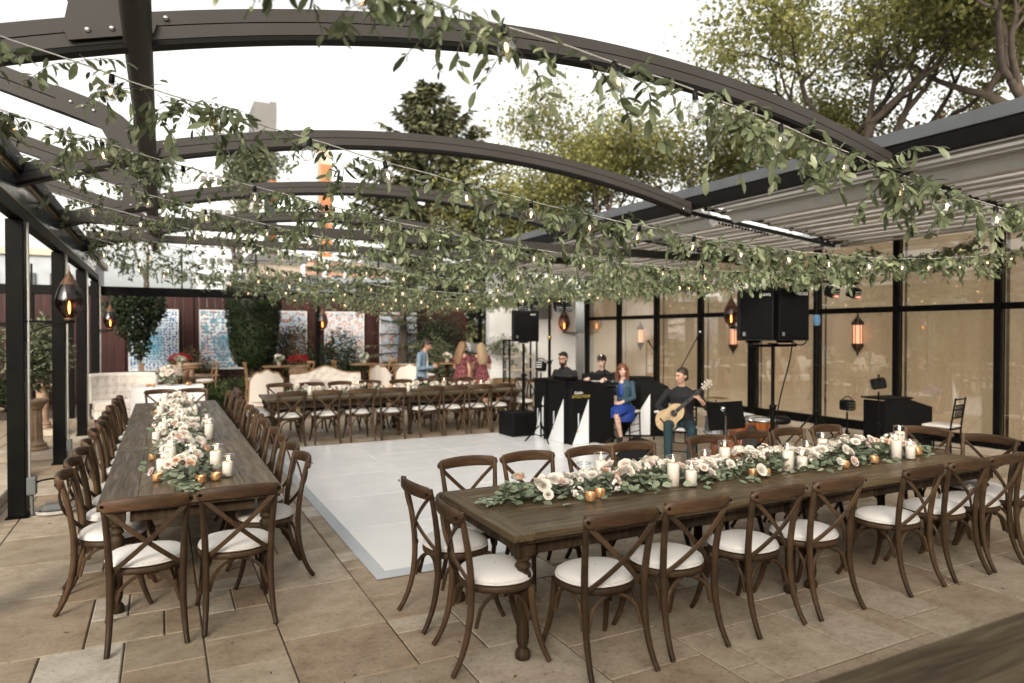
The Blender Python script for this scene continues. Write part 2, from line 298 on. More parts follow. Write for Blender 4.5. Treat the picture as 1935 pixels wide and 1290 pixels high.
# ------------------------------------------------------------------ mesh helpers
class MB:
    def __init__(s): s.v = []; s.f = []; s.m = []; s.sm = []; s.mats = []; s.cur = 0; s.smooth = False
    def use(s, name, smooth=None):
        if name not in s.mats: s.mats.append(name)
        s.cur = s.mats.index(name)
        if smooth is not None: s.smooth = smooth
        return s
    def add(s, vs, fs, smooth=None):
        b = len(s.v); s.v.extend([tuple(x) for x in vs])
        sm = s.smooth if smooth is None else smooth
        for f in fs:
            s.f.append(tuple(i + b for i in f)); s.m.append(s.cur); s.sm.append(sm)
        return s
    def box(s, x0, x1, y0, y1, z0, z1, T=None):
        p = [V((x, y, z)) for z in (z0, z1) for y in (y0, y1) for x in (x0, x1)]
        if T is not None: p = [T @ q for q in p]
        return s.add(p, [(0, 2, 3, 1), (4, 5, 7, 6), (0, 1, 5, 4), (2, 6, 7, 3), (0, 4, 6, 2), (1, 3, 7, 5)], False)
    def bbox(s, x0, x1, y0, y1, z0, z1, b=.01, T=None):
        """box with all edges chamfered by b"""
        vs = []; idx = {}
        for i, x in enumerate((x0, x1)):
            for j, y in enumerate((y0, y1)):
                for k, z in enumerate((z0, z1)):
                    sx, sy, sz = (b if i == 0 else -b), (b if j == 0 else -b), (b if k == 0 else -b)
                    for a, q in enumerate(((x, y + sy, z + sz), (x + sx, y, z + sz), (x + sx, y + sy, z))):
                        idx[i, j, k, a] = len(vs); vs.append(V(q))
        if T is not None: vs = [T @ q for q in vs]
        I = idx; fs = []
        for i in (0, 1):
            q = [I[i, 0, 0, 0], I[i, 1, 0, 0], I[i, 1, 1, 0], I[i, 0, 1, 0]]; fs.append(q if i else q[::-1])
            q = [I[0, i, 0, 1], I[1, i, 0, 1], I[1, i, 1, 1], I[0, i, 1, 1]]; fs.append(q[::-1] if i else q)
            q = [I[0, 0, i, 2], I[1, 0, i, 2], I[1, 1, i, 2], I[0, 1, i, 2]]; fs.append(q if i else q[::-1])
        for a in (0, 1):
            for c in (0, 1):
                fs.append([I[a, c, 0, 0], I[a, c, 1, 0], I[a, c, 1, 1], I[a, c, 0, 1]])
                fs.append([I[a, 0, c, 0], I[a, 1, c, 0], I[a, 1, c, 2], I[a, 0, c, 2]])
                fs.append([I[0, a, c, 1], I[1, a, c, 1], I[1, a, c, 2], I[0, a, c, 2]])
                for e in (0, 1): fs.append([I[a, c, e, 0], I[a, c, e, 1], I[a, c, e, 2]])
        return s.add(vs, fs, False)
    def tube(s, pts, r, n=8, caps=True, flat=1.0, up=None, smooth=True, closed=False):
        pts = [V(p) for p in pts]; N = len(pts)
        rs = r if isinstance(r, (list, tuple)) else [r] * N
        vs = []; prev = None
        for i, p in enumerate(pts):
            d = (pts[(i + 1) % N] - pts[i - 1]) if closed else (pts[min(i + 1, N - 1)] - pts[max(i - 1, 0)])
            if d.length < 1e-9: d = V((0, 0, 1))
            d.normalize()
            if prev is None:
                u = V(up) if up else (V((0, 0, 1)) if abs(d.z) < .9 else V((1, 0, 0)))
            else: u = prev
            a = u - d * u.dot(d)
            if a.length < 1e-6: a = d.orthogonal()
            a.normalize(); b = d.cross(a); prev = a
            for k in range(n):
                t = 2 * pi * k / n
                vs.append(p + a * (cos(t) * rs[i]) + b * (sin(t) * rs[i] * flat))
        fs = []
        for i in range(N if closed else N - 1):
            j = (i + 1) % N
            for k in range(n):
                l = (k + 1) % n
                fs.append((i * n + k, i * n + l, j * n + l, j * n + k))
        s.add(vs, fs, smooth)
        if caps and not closed:
            s.add(vs[:n], [tuple(range(n - 1, -1, -1))], False); s.add(vs[-n:], [tuple(range(n))], False)
        return s
    def bar(s, pts, w, h, up=(0, 0, 1), b=0.0):
        """rectangular section swept along pts; w across, h along 'up'. b chamfers the corners"""
        pts = [V(p) for p in pts]; N = len(pts); vs = []
        if b: sec = [(-w / 2 + b, -h / 2), (w / 2 - b, -h / 2), (w / 2, -h / 2 + b), (w / 2, h / 2 - b), (w / 2 - b, h / 2), (-w / 2 + b, h / 2), (-w / 2, h / 2 - b), (-w / 2, -h / 2 + b)]
        else: sec = [(-w / 2, -h / 2), (w / 2, -h / 2), (w / 2, h / 2), (-w / 2, h / 2)]
        n = len(sec)
        for i, p in enumerate(pts):
            d = pts[min(i + 1, N - 1)] - pts[max(i - 1, 0)]; d.normalize()
            u = V(up); u = u - d * u.dot(d)
            if u.length < 1e-6: u = d.orthogonal()
            u.normalize(); a = d.cross(u)
            for (x, y) in sec: vs.append(p + a * x + u * y)
        fs = [tuple(range(n - 1, -1, -1)), tuple(range((N - 1) * n, N * n))]
        for i in range(N - 1):
            for k in range(n):
                l = (k + 1) % n
                fs.append((i * n + k, i * n + l, (i + 1) * n + l, (i + 1) * n + k))
        return s.add(vs, fs, False)
    def lathe(s, prof, n=16, c=(0, 0, 0), smooth=True, T=None, caps=True):
        c = V(c); vs = []
        for (r, z) in prof:
            for k in range(n):
                t = 2 * pi * k / n; q = V((r * cos(t), r * sin(t), z)) + c
                vs.append(T @ q if T is not None else q)
        fs = []
        for i in range(len(prof) - 1):
            for k in range(n):
                l = (k + 1) % n; fs.append((i * n + k, i * n + l, (i + 1) * n + l, (i + 1) * n + k))
        s.add(vs, fs, smooth)
        if caps:
            s.add(vs[:n], [tuple(range(n - 1, -1, -1))], False); s.add(vs[-n:], [tuple(range(n))], False)
        return s
    def ell(s, c, r, n=12, m=8, T=None, smooth=True):
        r = (r, r, r) if not isinstance(r, (tuple, list)) else r
        c = V(c); vs = []; 
        for i in range(1, m):
            ph = pi * i / m
            for k in range(n):
                t = 2 * pi * k / n; q = V((r[0] * sin(ph) * cos(t), r[1] * sin(ph) * sin(t), r[2] * cos(ph)))
                q = (T @ q if T is not None else q) + c; vs.append(q)
        a = V((0, 0, r[2])); b = V((0, 0, -r[2]))
        if T is not None: a, b = T @ a, T @ b
        vs += [a + c, b + c]; ia, ib = len(vs) - 2, len(vs) - 1
        fs = []
        for i in range(m - 2):
            for k in range(n):
                l = (k + 1) % n; fs.append((i * n + k, (i + 1) * n + k, (i + 1) * n + l, i * n + l))
        for k in range(n):
            l = (k + 1) % n; fs.append((ia, k, l)); fs.append(((m - 2) * n + l, (m - 2) * n + k, ib))
        return s.add(vs, fs, smooth)
    def cap(s, p0, r0, p1, r1, n=12):
        """tapered capsule with round ends"""
        p0, p1 = V(p0), V(p1); d = p1 - p0; L = d.length
        if L < 1e-6: return s.ell(p0, r0, n)
        d /= L; pts = []; rs = []
        for k in range(4): 
            a = pi / 2 * (k / 4 + .06); pts.append(p0 - d * r0 * cos(a)); rs.append(r0 * sin(a))
        pts.append(p0); rs.append(r0); pts.append(p1); rs.append(r1)
        for k in range(3, -1, -1):
            a = pi / 2 * (k / 4 + .06); pts.append(p1 + d * r1 * cos(a)); rs.append(r1 * sin(a))
        return s.tube(pts, rs, n)
    def loft(s, secs, n=20, smooth=True):
        """closed skin through ellipses: (centre, rx, ry, ux, uy) with ux, uy axis vectors"""
        vs = []
        for (c, rx, ry, ux, uy) in secs:
            for k in range(n):
                t = 2 * pi * k / n; vs.append(V(c) + V(ux) * (rx * cos(t)) + V(uy) * (ry * sin(t)))
        fs = []
        for i in range(len(secs) - 1):
            for k in range(n):
                l = (k + 1) % n; fs.append((i * n + k, i * n + l, (i + 1) * n + l, (i + 1) * n + k))
        s.add(vs, fs, smooth); s.add(vs[:n], [tuple(range(n - 1, -1, -1))], False); s.add(vs[-n:], [tuple(range(n))], False)
        return s
    def prism(s, poly, t0, t1, T=None, axis='y'):
        """polygon in (a,b) extruded along the third axis from t0 to t1"""
        def P(a, b, t): return {'y': V((a, t, b)), 'x': V((t, a, b)), 'z': V((a, b, t))}[axis]
        n = len(poly); vs = [P(a, b, t0) for a, b in poly] + [P(a, b, t1) for a, b in poly]
        if T is not None: vs = [T @ q for q in vs]
        fs = [tuple(range(n)), tuple(range(2 * n - 1, n - 1, -1))]
        for k in range(n): l = (k + 1) % n; fs.append((k, k + n, l + n, l))
        return s.add(vs, fs, False)
    def grid(s, fn, nu, nv, smooth=True, thick=0.0):
        vs = [fn(i / nu, j / nv) for j in range(nv + 1) for i in range(nu + 1)]
        W = nu + 1; fs = [(j * W + i, j * W + i + 1, (j + 1) * W + i + 1, (j + 1) * W + i) for j in range(nv) for i in range(nu)]
        return s.add(vs, fs, smooth)
    def mesh(s, name):
        me = bpy.data.meshes.new(name); me.from_pydata(s.v, [], s.f)
        for k in (s.mats or ['black_satin']): me.materials.append(MATS[k])
        if s.f:
            me.polygons.foreach_set('material_index', s.m); me.polygons.foreach_set('use_smooth', s.sm)
        me.update(); return me
    def obj(s, name, parent=None, loc=None, rot=None, fix=True):
        me = s.mesh(name)
        if fix:
            bm = bmesh.new(); bm.from_mesh(me); bmesh.ops.recalc_face_normals(bm, faces=bm.faces); bm.to_mesh(me); bm.free()
        return link(name, me, parent, loc, rot)
def link(name, data, parent=None, loc=None, rot=None):
    o = bpy.data.objects.new(name, data); COL.objects.link(o)
    if parent is not None: o.parent = parent
    if loc is not None: o.location = loc
    if rot is not None: o.rotation_euler = rot if not isinstance(rot, (int, float)) else (0, 0, rot)
    return o
def tag(o, label, cat=None, group=None, kind=None):
    if label: o['label'] = label
    if cat: o['category'] = cat
    if group: o['group'] = group
    if kind: o['kind'] = kind
    return o
def thing(name, label, cat, loc=(0, 0, 0), rz=0., group=None):
    o = bpy.data.objects.new(name, None); COL.objects.link(o); o.location = loc; o.rotation_euler = (0, 0, rz); o.empty_display_size = .1
    return tag(o, label, cat, group)
def copy_tree(o, parent=None):
    c = o.copy(); COL.objects.link(c); c.parent = parent
    for ch in o.children: copy_tree(ch, c)
    return c
def B(x0, x1, y0, y1, z0, z1, mat, b=0.): 
    m = MB().use(mat)
    return m.bbox(x0, x1, y0, y1, z0, z1, b) if b else m.box(x0, x1, y0, y1, z0, z1)
def arc(fn, n): return [fn(i / n) for i in range(n + 1)]
ORD = ['first', 'second', 'third', 'fourth', 'fifth', 'sixth', 'seventh', 'eighth', 'ninth', 'tenth', 'eleventh', 'twelfth', 'thirteenth']

# ------------------------------------------------------------------ ground and paving
tag(B(-500, 900, -300, 1200, -.30, -.06, 'soil').obj('ground'), 'bare brown ground stretching to the horizon', 'ground', kind='structure')
pav = B(-9, 11.3, -2.0, 24, -.06, -.010, 'mortar').obj('terrace_paving')
tag(pav, 'travertine terrace paving of mixed stone sizes with dark joints', 'paving', kind='structure')
DF = (1.5, 6.38, 5.06, 11.16)                       # dance floor
def lay_pavers():
    u = .212; x0, y0 = -6.36, -.2; NX, NY = 84, 84
    used = [[False] * NY for _ in range(NX)]
    sizes = [((4, 3), 3), ((3, 4), 2.5), ((3, 3), 3), ((3, 2), 3), ((2, 3), 2), ((2, 2), 2), ((2, 1), 1.3), ((1, 2), 1.0)]
    tiles = []; rr = random.Random(5)
    for j in range(NY):
        for i in range(NX):
            if used[i][j]: continue
            opts = [(a, w) for a, w in sizes if i + a[0] <= NX and j + a[1] <= NY and all(not used[i + p][j + q] for p in range(a[0]) for q in range(a[1]))]
            if rr.random() < .05: opts = []
            a = rr.choices([o[0] for o in opts], [o[1] for o in opts])[0] if opts else (1, 1)
            for p in range(a[0]):
                for q in range(a[1]): used[i + p][j + q] = True
            tiles.append((x0 + i * u, y0 + j * u, a[0] * u, a[1] * u))
    def inview(t):
        X, Y = t[0] + t[2] / 2, t[1] + t[3] / 2
        f = X * .4555 + Y * .8902; r = X * .8902 - Y * .4555
        return f > 1.7 and abs(r / f) < .82 and not (DF[0] + .1 < X < DF[1] - .1 and DF[2] + .1 < Y < DF[3] - .1)
    vis = sorted([t for t in tiles if inview(t)], key=lambda t: (t[0] + t[2] / 2) ** 2 + (t[1] + t[3] / 2) ** 2 )
    near = set(vis[:300]); cache = {}
    far = MB().use('travertine')
    def slab(mb, w, h, dz, T):
        g = .0045
        w2, h2 = w / 2 - g, h / 2 - g; b = .006
        vs = [V((sx * (w2 - bb), sy * (h2 - bb), z)) for z, bb in ((-.05, 0), (dz - .005, 0), (dz, b)) for sx, sy in ((-1, -1), (1, -1), (1, 1), (-1, 1))]
        fs = [(8, 9, 10, 11)]
        for k in range(4):
            l = (k + 1) % 4; fs += [(k, l, l + 4, k + 4), (k + 4, l + 4, l + 8, k + 8)]
        mb.add([q + T for q in vs], fs, False)
    for t in tiles:
        c = V((t[0] + t[2] / 2, t[1] + t[3] / 2, 0))
        if DF[0] + .35 < c.x < DF[1] - .35 and DF[2] + .35 < c.y < DF[3] - .35: continue
        if t in near:
            k = (round(t[2] / u), round(t[3] / u))
            if k not in cache:
                mb = MB().use('travertine'); slab(mb, t[2], t[3], 0, V((0, 0, 0))); cache[k] = mb.mesh('paver')
            link('paver', cache[k], pav, (c.x, c.y, -rr.random() * .003), (rr.uniform(-.002, .002), rr.uniform(-.002, .002), 0))
        else: slab(far, t[2], t[3], -rr.random() * .003, c)
    o = far.obj('distant_pavers', pav, fix=False); o['kind'] = 'stuff'
lay_pavers()
# dry leaves and crumbs on the stones
def litter():
    rr = random.Random(3); mb = MB().use('rust_leaf')
    for k in range(170):
        x, y = rr.uniform(-1.2, 8), rr.uniform(2.0, 9)
        if DF[0] - .1 < x < DF[1] and DF[2] - .1 < y: continue
        a = rr.uniform(0, 6.28); l = rr.uniform(.006, .022); w = l * rr.uniform(.25, .5)
        d = V((cos(a), sin(a), 0)); e = V((-sin(a), cos(a), 0)); p = V((x, y, .003))
        mb.add([p - d * l, p + e * w + V((0, 0, .004)), p + d * l + V((0, 0, .003)), p - e * w], [(0, 1, 2, 3)])
    o = mb.obj('leaf_litter', fix=False); tag(o, 'tiny dry leaf bits scattered over the stone paving', 'leaf litter', kind='stuff')
litter()

# ------------------------------------------------------------------ dance floor
df = thing('dance_floor', 'white glossy panelled dance floor laid on the terrace', 'dance floor', (0, 0, 0))
for i in range(4):
    for j in range(5):
        g = .0035; x0, y0 = DF[0] + i * 1.22, DF[2] + j * 1.22
        cx, cy = x0 + .61, y0 + .61
        B(-.61 + g, .61 - g, -.61 + g, .61 - g, .002, .030, 'dance_white', .002).obj('floor_panel', df, (cx, cy, 0))
def edge(pts):
    mb = MB().use('dance_trim'); mb.add(pts, [(0, 1, 2, 3), (0, 3, 4, 5), (0, 5, 1), (3, 2, 4), (1, 5, 4, 2)], False); return mb.obj('edge_ramp', df)
e = .085; x0, x1, y0, y1 = DF
def ramp(a, b, c_, d):   # a,b top inner edge; c_,d outer foot
    return edge([(*a, .031), (*c_, .004), (*d, .004), (*b, .031), (*b, .001), (*a, .001)])
ramp((x0, y0), (x1, y0), (x0 - e, y0 - e), (x1 + e, y0 - e)); ramp((x0, y1), (x0, y0), (x0 - e, y1 + e), (x0 - e, y0 - e))
ramp((x1, y1), (x0, y1), (x1 + e, y1 + e), (x0 - e, y1 + e)); ramp((x1, y0), (x1, y1), (x1 + e, y0 - e), (x1 + e, y1 + e))

# ------------------------------------------------------------------ pavilion frame
AY = [2.05, 5.03, 8.35, 11.5, 14.6]
WHICH = ['overhead', 'nearest in view', 'second in view', 'third in view', 'farthest']
def arch_top(x):
    xs = [-1.3, .1, 1.6, 3.4, 5.0, 6.2, 7.45]; zs = [3.56, 3.95, 4.27, 4.42, 4.33, 4.16, 3.93]
    return float(np.interp(x, np.linspace(-1.3, 7.45, 60), ARCH_Z))
_c = np.polyfit([-1.3, -.73, -.11, .71, 1.66, 2.72, 3.76, 5.0, 6.21, 7.45], [3.53, 3.71, 3.88, 4.08, 4.26, 4.38, 4.41, 4.32, 4.14, 3.9], 3)
ARCH_Z = np.polyval(_c, np.linspace(-1.3, 7.45, 60))
def swept(mb, xs, top, bot, y0, y1):
    n = len(xs); vs = []
    for x in xs:
        t, b = top(x), bot(x); vs += [(x, y0, b), (x, y1, b), (x, y1, t), (x, y0, t)]
    fs = [(0, 1, 2, 3), tuple((n - 1) * 4 + k for k in (3, 2, 1, 0))]
    for i in range(n - 1):
        for k in range(4): l = (k + 1) % 4; fs.append((i * 4 + k, i * 4 + l, i * 4 + 4 + l, i * 4 + 4 + k))
    mb.add(vs, fs, False)
AX = list(np.linspace(-1.3, 7.42, 42))
def bolt(mb, x, y, z, n): 
    T = M4.Translation((x, y, z)) @ V(n).to_track_quat('Z', 'Y').to_matrix().to_4x4()
    mb.lathe([(.017, 0), (.017, .006), (.011, .014), (.004, .017)], 8, T=T)
for i, Y in enumerate(AY):
    t = thing('arched_rafter', f'dark bronze arched roof rafter, {WHICH[i]} of the row of arches', 'roof rafter', (0, Y, 0), group='arched rafters over the terrace')
    mb = MB().use('frame_metal'); swept(mb, AX, lambda x: arch_top(x), lambda x: arch_top(x) - .09, -.05, .05); mb.obj('upper_flange', t)
    mb = MB().use('frame_metal'); swept(mb, AX, lambda x: arch_top(x) - .098, lambda x: arch_top(x) - .18, -.05, .05); mb.obj('lower_flange', t)
    mb = MB().use('black_metal'); swept(mb, AX, lambda x: arch_top(x) - .02, lambda x: arch_top(x) - .188, -.04, .042); mb.obj('web', t)
    mb = MB().use('black_metal'); swept(mb, AX, lambda x: arch_top(x) - .182, lambda x: arch_top(x) - .215, -.045, .065); mb.obj('bottom_rail', t)
    # outrigger that climbs to the sliding roof rail on the post side
    mb = MB().use('frame_metal')
    xs = list(np.linspace(-3.4, -.48, 8)); f = lambda x: 4.20 + (-.45 - x) * .30
    swept(mb, xs, lambda x: f(x), lambda x: f(x) - .12, -.055, .055); swept(mb, xs, lambda x: f(x) - .132, lambda x: f(x) - .24, -.055, .055); mb.obj('outrigger', t)
    poly = [(-.95, f(-.95) + .004), (-.55, f(-.55) + .004), (-.36, 4.12), (-.15, 3.93), (-.02, 3.83), (-.04, 3.76), (-.50, 3.63), (-.53, 3.70), (-.50, 3.86), (-.55, 3.96), (-.7, 4.03), (-.95, f(-.95) - .24)]
    pl = MB().use('frame_metal').prism(poly, -.085, -.066).obj('gusset_plate', t)
    mb = MB().use('bolt')
    for k in range(3): bolt(mb, -.40 + k * .13, -.087, 3.71 + k * .035, (0, -1, 0)); bolt(mb, -.82 + k * .1, -.087, f(-.82 + k * .1) - .11, (0, -1, 0))
    mb.obj('bolts', pl)['kind'] = 'stuff'
    mb = MB().use('bolt'); bolt(mb, 7.25, -.062, arch_top(7.25) - .16, (0, -1, 0)); bolt(mb, .03, -.062, arch_top(.03) - .05, (0, -1, 0)); mb.obj('end_bolts', t)['kind'] = 'stuff'
pl = thing('round_purlin', 'round bronze pipe running lengthwise under the arched rafters', 'purlin')
MB().use('frame_metal').tube([(-.13, 1.0, 3.72), (-.13, 17.3, 3.72)], .085, 20).obj('pipe', pl)
# eave gutter and beams on the post side
ev = thing('eave_beam', 'dark eave gutter above the row of black posts', 'beam')
B(-1.40, -1.22, -1.0, 17.5, 3.44, 3.60, 'black_metal', .01).obj('gutter', ev); B(-1.36, -1.24, -1.0, 17.5, 2.98, 3.12, 'black_metal', .008).obj('header', ev)
B(-1.31, -1.29, -1.0, 17.5, 3.125, 3.435, 'dark_glass').obj('glazing_strip', ev)
for k, zz in enumerate((3.135, 3.425)): B(-1.285, -1.262, -1.0, 17.5, zz - .012, zz + .012, 'brass').obj('glazing_bead', ev)
PY = [8.37, 11.5, 14.5, 17.25]
for i, Y in enumerate([2.2, 5.3] + PY):
    pn = ['out of view behind the camera side', 'beside the camera end of the table', 'with the junction box at its foot', 'standing past the stone pedestal', 'beside the far end of the long table', 'at the far corner by the cream sofa'][i]
    t = thing('steel_post', f'tall black steel post {pn}', 'post', (-1.30, Y, 0), group='black posts along the terrace edge')
    B(-.075, .075, -.12, .12, .012, 2.975, 'black_metal', .008).obj('shaft', t); B(-.095, .095, -.14, .14, 0.001, .014, 'black_metal').obj('base_plate', t)
    MB().use('white_cable').tube([(.10, -.07, .25), (.10, -.07, 1.2), (.105, -.07, 2.2), (.10, -.07, 2.95)], .014, 8).obj('conduit', t)
    if i == 2:
        jb = B(.077, .16, -.115, -.02, .22, .40, 'grey_plastic', .008).obj('junction_box', t)
        MB().use('grey_plastic').tube([(.12, -.07, .22), (.12, -.07, .02)], .016, 8).obj('conduit_stub', t)
    if i == 3: B(.077, .15, -.1, -.03, .18, .34, 'grey_plastic', .008).obj('junction_box', t)
# right-hand roof beam carried by the arches
rb = thing('roof_beam', 'long roof beam with silver flashing carrying the pleated canopy', 'beam')
B(7.42, 7.70, -1.5, 16.9, 3.985, 4.135, 'silver_flash', .006).obj('flashing', rb); B(7.44, 7.52, -1.5, 16.9, 3.79, 3.983, 'black_metal', .006).obj('fascia', rb)
for i, (Y, z0, z1) in enumerate(((10.85, 3.33, 3.48), (14.3, 3.52, 3.66))):
    t = thing('tie_beam', ['straight brown tie beam crossing the terrace under the arches', 'rear straight brown tie beam half hidden by hanging greenery'][i], 'beam', (0, Y, 0))
    B(-1.2, 11.05, -.06, .06, z0, z1, 'frame_metal', .006).obj('beam', t)
    if i == 0: B(11.0, 11.09, -.09, .09, z0 - .03, z1 + .03, 'black_metal').obj('end_plate', t)
# pleated canopy bays
def canopy(y0, y1, label, seed):
    t = thing('pleated_canopy', label, 'canopy', group='pleated canopy bays'); rr = random.Random(seed)
    ph = [rr.uniform(-.02, .02) for _ in range(60)]
    NF = 20
    def fn(u, v):
        x = 7.535 + u * 3.55; k = u * NF; i = int(k)
        tri = abs(sin(pi * k))
        z = 3.88 - u * .36 - .03 * tri - .025 * sin(pi * v) * sin(pi * u) + (ph[i % 60] if .25 < u < .95 else 0) - (.05 if .40 < u < .52 else 0) + (.045 if .07 < u < .19 else 0)
        e = min(v, 1 - v); z -= .05 * max(0, .06 - e) / .06 * tri
        return V((x, y0 + (y1 - y0) * v, z))
    mb = MB().use('canopy_cloth'); mb.grid(fn, NF * 8, 16, smooth=False); mb.obj('cloth', t, fix=False)
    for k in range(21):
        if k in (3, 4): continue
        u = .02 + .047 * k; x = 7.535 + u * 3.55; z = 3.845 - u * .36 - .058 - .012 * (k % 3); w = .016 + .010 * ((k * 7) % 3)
        B(x - w, x + w, y0 + .01, y1 - .01, z - .016, z + .012, 'canopy_shade_line' if k % 4 != 1 else 'canopy_cloth', .004).obj('shade_line_strip', t)  # added strips that draw the canopy's shade lines in colour
    MB().use('white_vinyl').prism([(7.98, 3.77), (8.01, 3.78), (8.19, 3.62), (8.17, 3.605)], y0 + .005, y1 - .005).obj('lit_fold_strip', t)  # whiter strip added to imitate the fold lit by the sky
    for yy in (y0 - .03, y1 + .03):
        MB().use('black_metal').bar([(7.6, yy, 3.80), (11.1, yy, 3.46)], .04, .06).obj('guide_rail', t)
        if abs(yy - 8.57) > .2: continue
        ch = MB().use('black_metal')
        for k in range(16): ch.ell((8.3 + k * .075, yy + (.04 if yy == y0 - .03 else -.04), 3.68 - k * .0075), (.03, .012, .022), 6, 4)
        ch.obj('roller_chain', t)['kind'] = 'stuff'
for a, b, l in ((-1.3, 5.1, 'pale pleated retractable canopy bay nearest the camera'), (5.25, 8.15, 'pale pleated canopy bay above the loudspeakers and drums'), (8.6, 10.7, 'pale pleated canopy bay between the second arch and the tie beam'), (11.05, 14.2, 'pale pleated canopy bay above the musicians'), (14.5, 17.1, 'farthest pale pleated canopy bay by the white wall')):
    canopy(a, b, l, int(a * 10) + 20)

# ------------------------------------------------------------------ glazed wall
gw = thing('glazed_wall', 'dark framed glass wall with tan blinds behind the band', 'glass wall')
GX = 11.2; MY = [5.8 + 1.6 * k for k in range(-5, 8)]
for k, y in enumerate(MY):
    w = .10 if k == 8 else .05
    B(GX - .07, GX + .07, y - w, y + w, .10, 3.50, 'black_metal', .006).obj('mullion', gw)
    if y < MY[-1]:
        y2 = MY[k + 1]; w2 = .10 if k + 1 == 8 else .05
        B(GX - .05, GX + .05, y + w + .002, y2 - w2 - .002, 2.20, 2.30, 'black_metal', .005).obj('transom', gw)
        B(GX - .05, GX + .05, y + w + .002, y2 - w2 - .002, .10, .26, 'black_metal', .005).obj('bottom_rail', gw)
        for z0, z1 in ((.262, 2.198), (2.302, 3.498)):
            B(GX - .006, GX + .006, y + w + .002, y2 - w2 - .002, z0, z1, 'wall_glass').obj('pane', gw)
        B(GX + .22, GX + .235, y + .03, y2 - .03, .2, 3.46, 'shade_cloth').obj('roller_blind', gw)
B(GX - .10, GX + .10, MY[0] - .2, MY[-1] + .06, 3.502, 3.66, 'black_metal', .008).obj('header', gw)
B(GX - .12, GX + .14, MY[0] - .2, MY[-1] + .06, -.008, .098, 'pale_stone', .008).obj('plinth', gw)
rm = thing('garden_room', 'flat roofed building behind the glass wall', 'building')
B(GX + .12, 17, MY[0] - .3, 17.62, 3.665, 3.80, 'roof_slate').obj('roof', rm); B(16.8, 17, MY[0] - .3, 17.6, -.05, 3.66, 'white_plaster').obj('wall', rm)
B(GX + .12, 17, MY[0] - .3, 17.6, -.055, -.004, 'pale_stone').obj('floor', rm); B(GX + .28, 16.79, 17.3, 17.6, 0, 3.66, 'white_plaster').obj('wall', rm); B(GX + .28, 16.79, MY[0] - .3, MY[0], 0, 3.66, 'white_plaster').obj('wall', rm)
ww = thing('plaster_wall', 'white plaster end wall between garden and glass wall', 'wall')
B(8.25, GX - .08, 17.5, 17.75, -.05, 3.62, 'white_plaster').obj('wall_panel', ww); B(8.18, GX - .08, 17.42, 17.8, 3.63, 3.72, 'silver_flash', .005).obj('coping', ww)
B(9.72, 10.25, 17.44, 17.498, 2.25, 3.05, 'tower_grey').obj('shutter', ww); B(9.66, 9.715, 17.45, 17.497, 2.2, 3.1, 'white_print').obj('shutter_frame', ww)
# ------------------------------------------------------------------ far glazed end of the pavilion
fe = thing('end_screen', 'black framed glazed screen closing the far end of the pavilion', 'glass screen')
B(-7.5, 8.2, 17.33, 17.47, 2.66, 2.86, 'black_metal', .008).obj('header', fe)
for x in (-7.4, -5.6, -4.4, -3.4, -2.45, -1.75, 3.45, 7.9):
    B(x - .045, x + .045, 17.34, 17.46, 0, 2.658, 'black_metal', .006).obj('post', fe)
for x in (-4.4, -2.45, -1.3, .4, 2.0, 3.45, 5.0, 6.6, 8.0):
    B(x - .018, x + .018, 17.37, 17.43, 2.862, 3.75 if x > -1 else 3.3, 'black_metal').obj('glazing_bar', fe)
for x0, x1 in ((-1.28, .38), (.42, 1.98), (2.02, 3.43), (3.47, 4.98), (5.02, 6.58), (6.62, 7.98)):
    B(x0, x1, 17.395, 17.405, 2.864, 3.72, 'window_glass').obj('pane', fe)
for x0, x1 in ((-7.35, -5.65), (-5.55, -4.45), (-4.35, -3.45), (-3.35, -2.5), (-2.4, -1.8)):
    B(x0, x1, 17.36, 17.44, 1.98, 2.06, 'black_metal').obj('mid_rail', fe)

# ------------------------------------------------------------------ unseen restaurant behind the camera and unseen side fence, added to cut sky light
rs = thing('restaurant_light_blocker', 'unseen dark restaurant building added behind the camera to cut sky light', 'building')
B(-9.5, 16.8, -4.9, -4.5, -.05, 4.4, 'tower_grey').obj('wall', rs); B(-9.7, 17, -5.1, -4.1, 4.41, 4.6, 'roof_slate').obj('cornice', rs)
for k in range(8):
    B(-8 + k * 2.9, -6.4 + k * 2.9, -4.499, -4.45, .2, 2.7, 'dark_glass').obj('window', rs)
sf = thing('fence_light_blocker', 'unseen dark red boarded fence added beyond the black posts to cut sky light', 'fence', (-8.2, 0, 0))
sb = B(-.012, .012, -.148, .148, 0, 2.95, 'red_siding', .004).mesh('board')
for k in range(79): link('board', sb, sf, (R.uniform(-.003, .003), -2.9 + k * .3, 0))
B(-.06, .06, -3.0, 20.7, 2.955, 3.02, 'red_siding', .005).obj('cap_rail', sf)

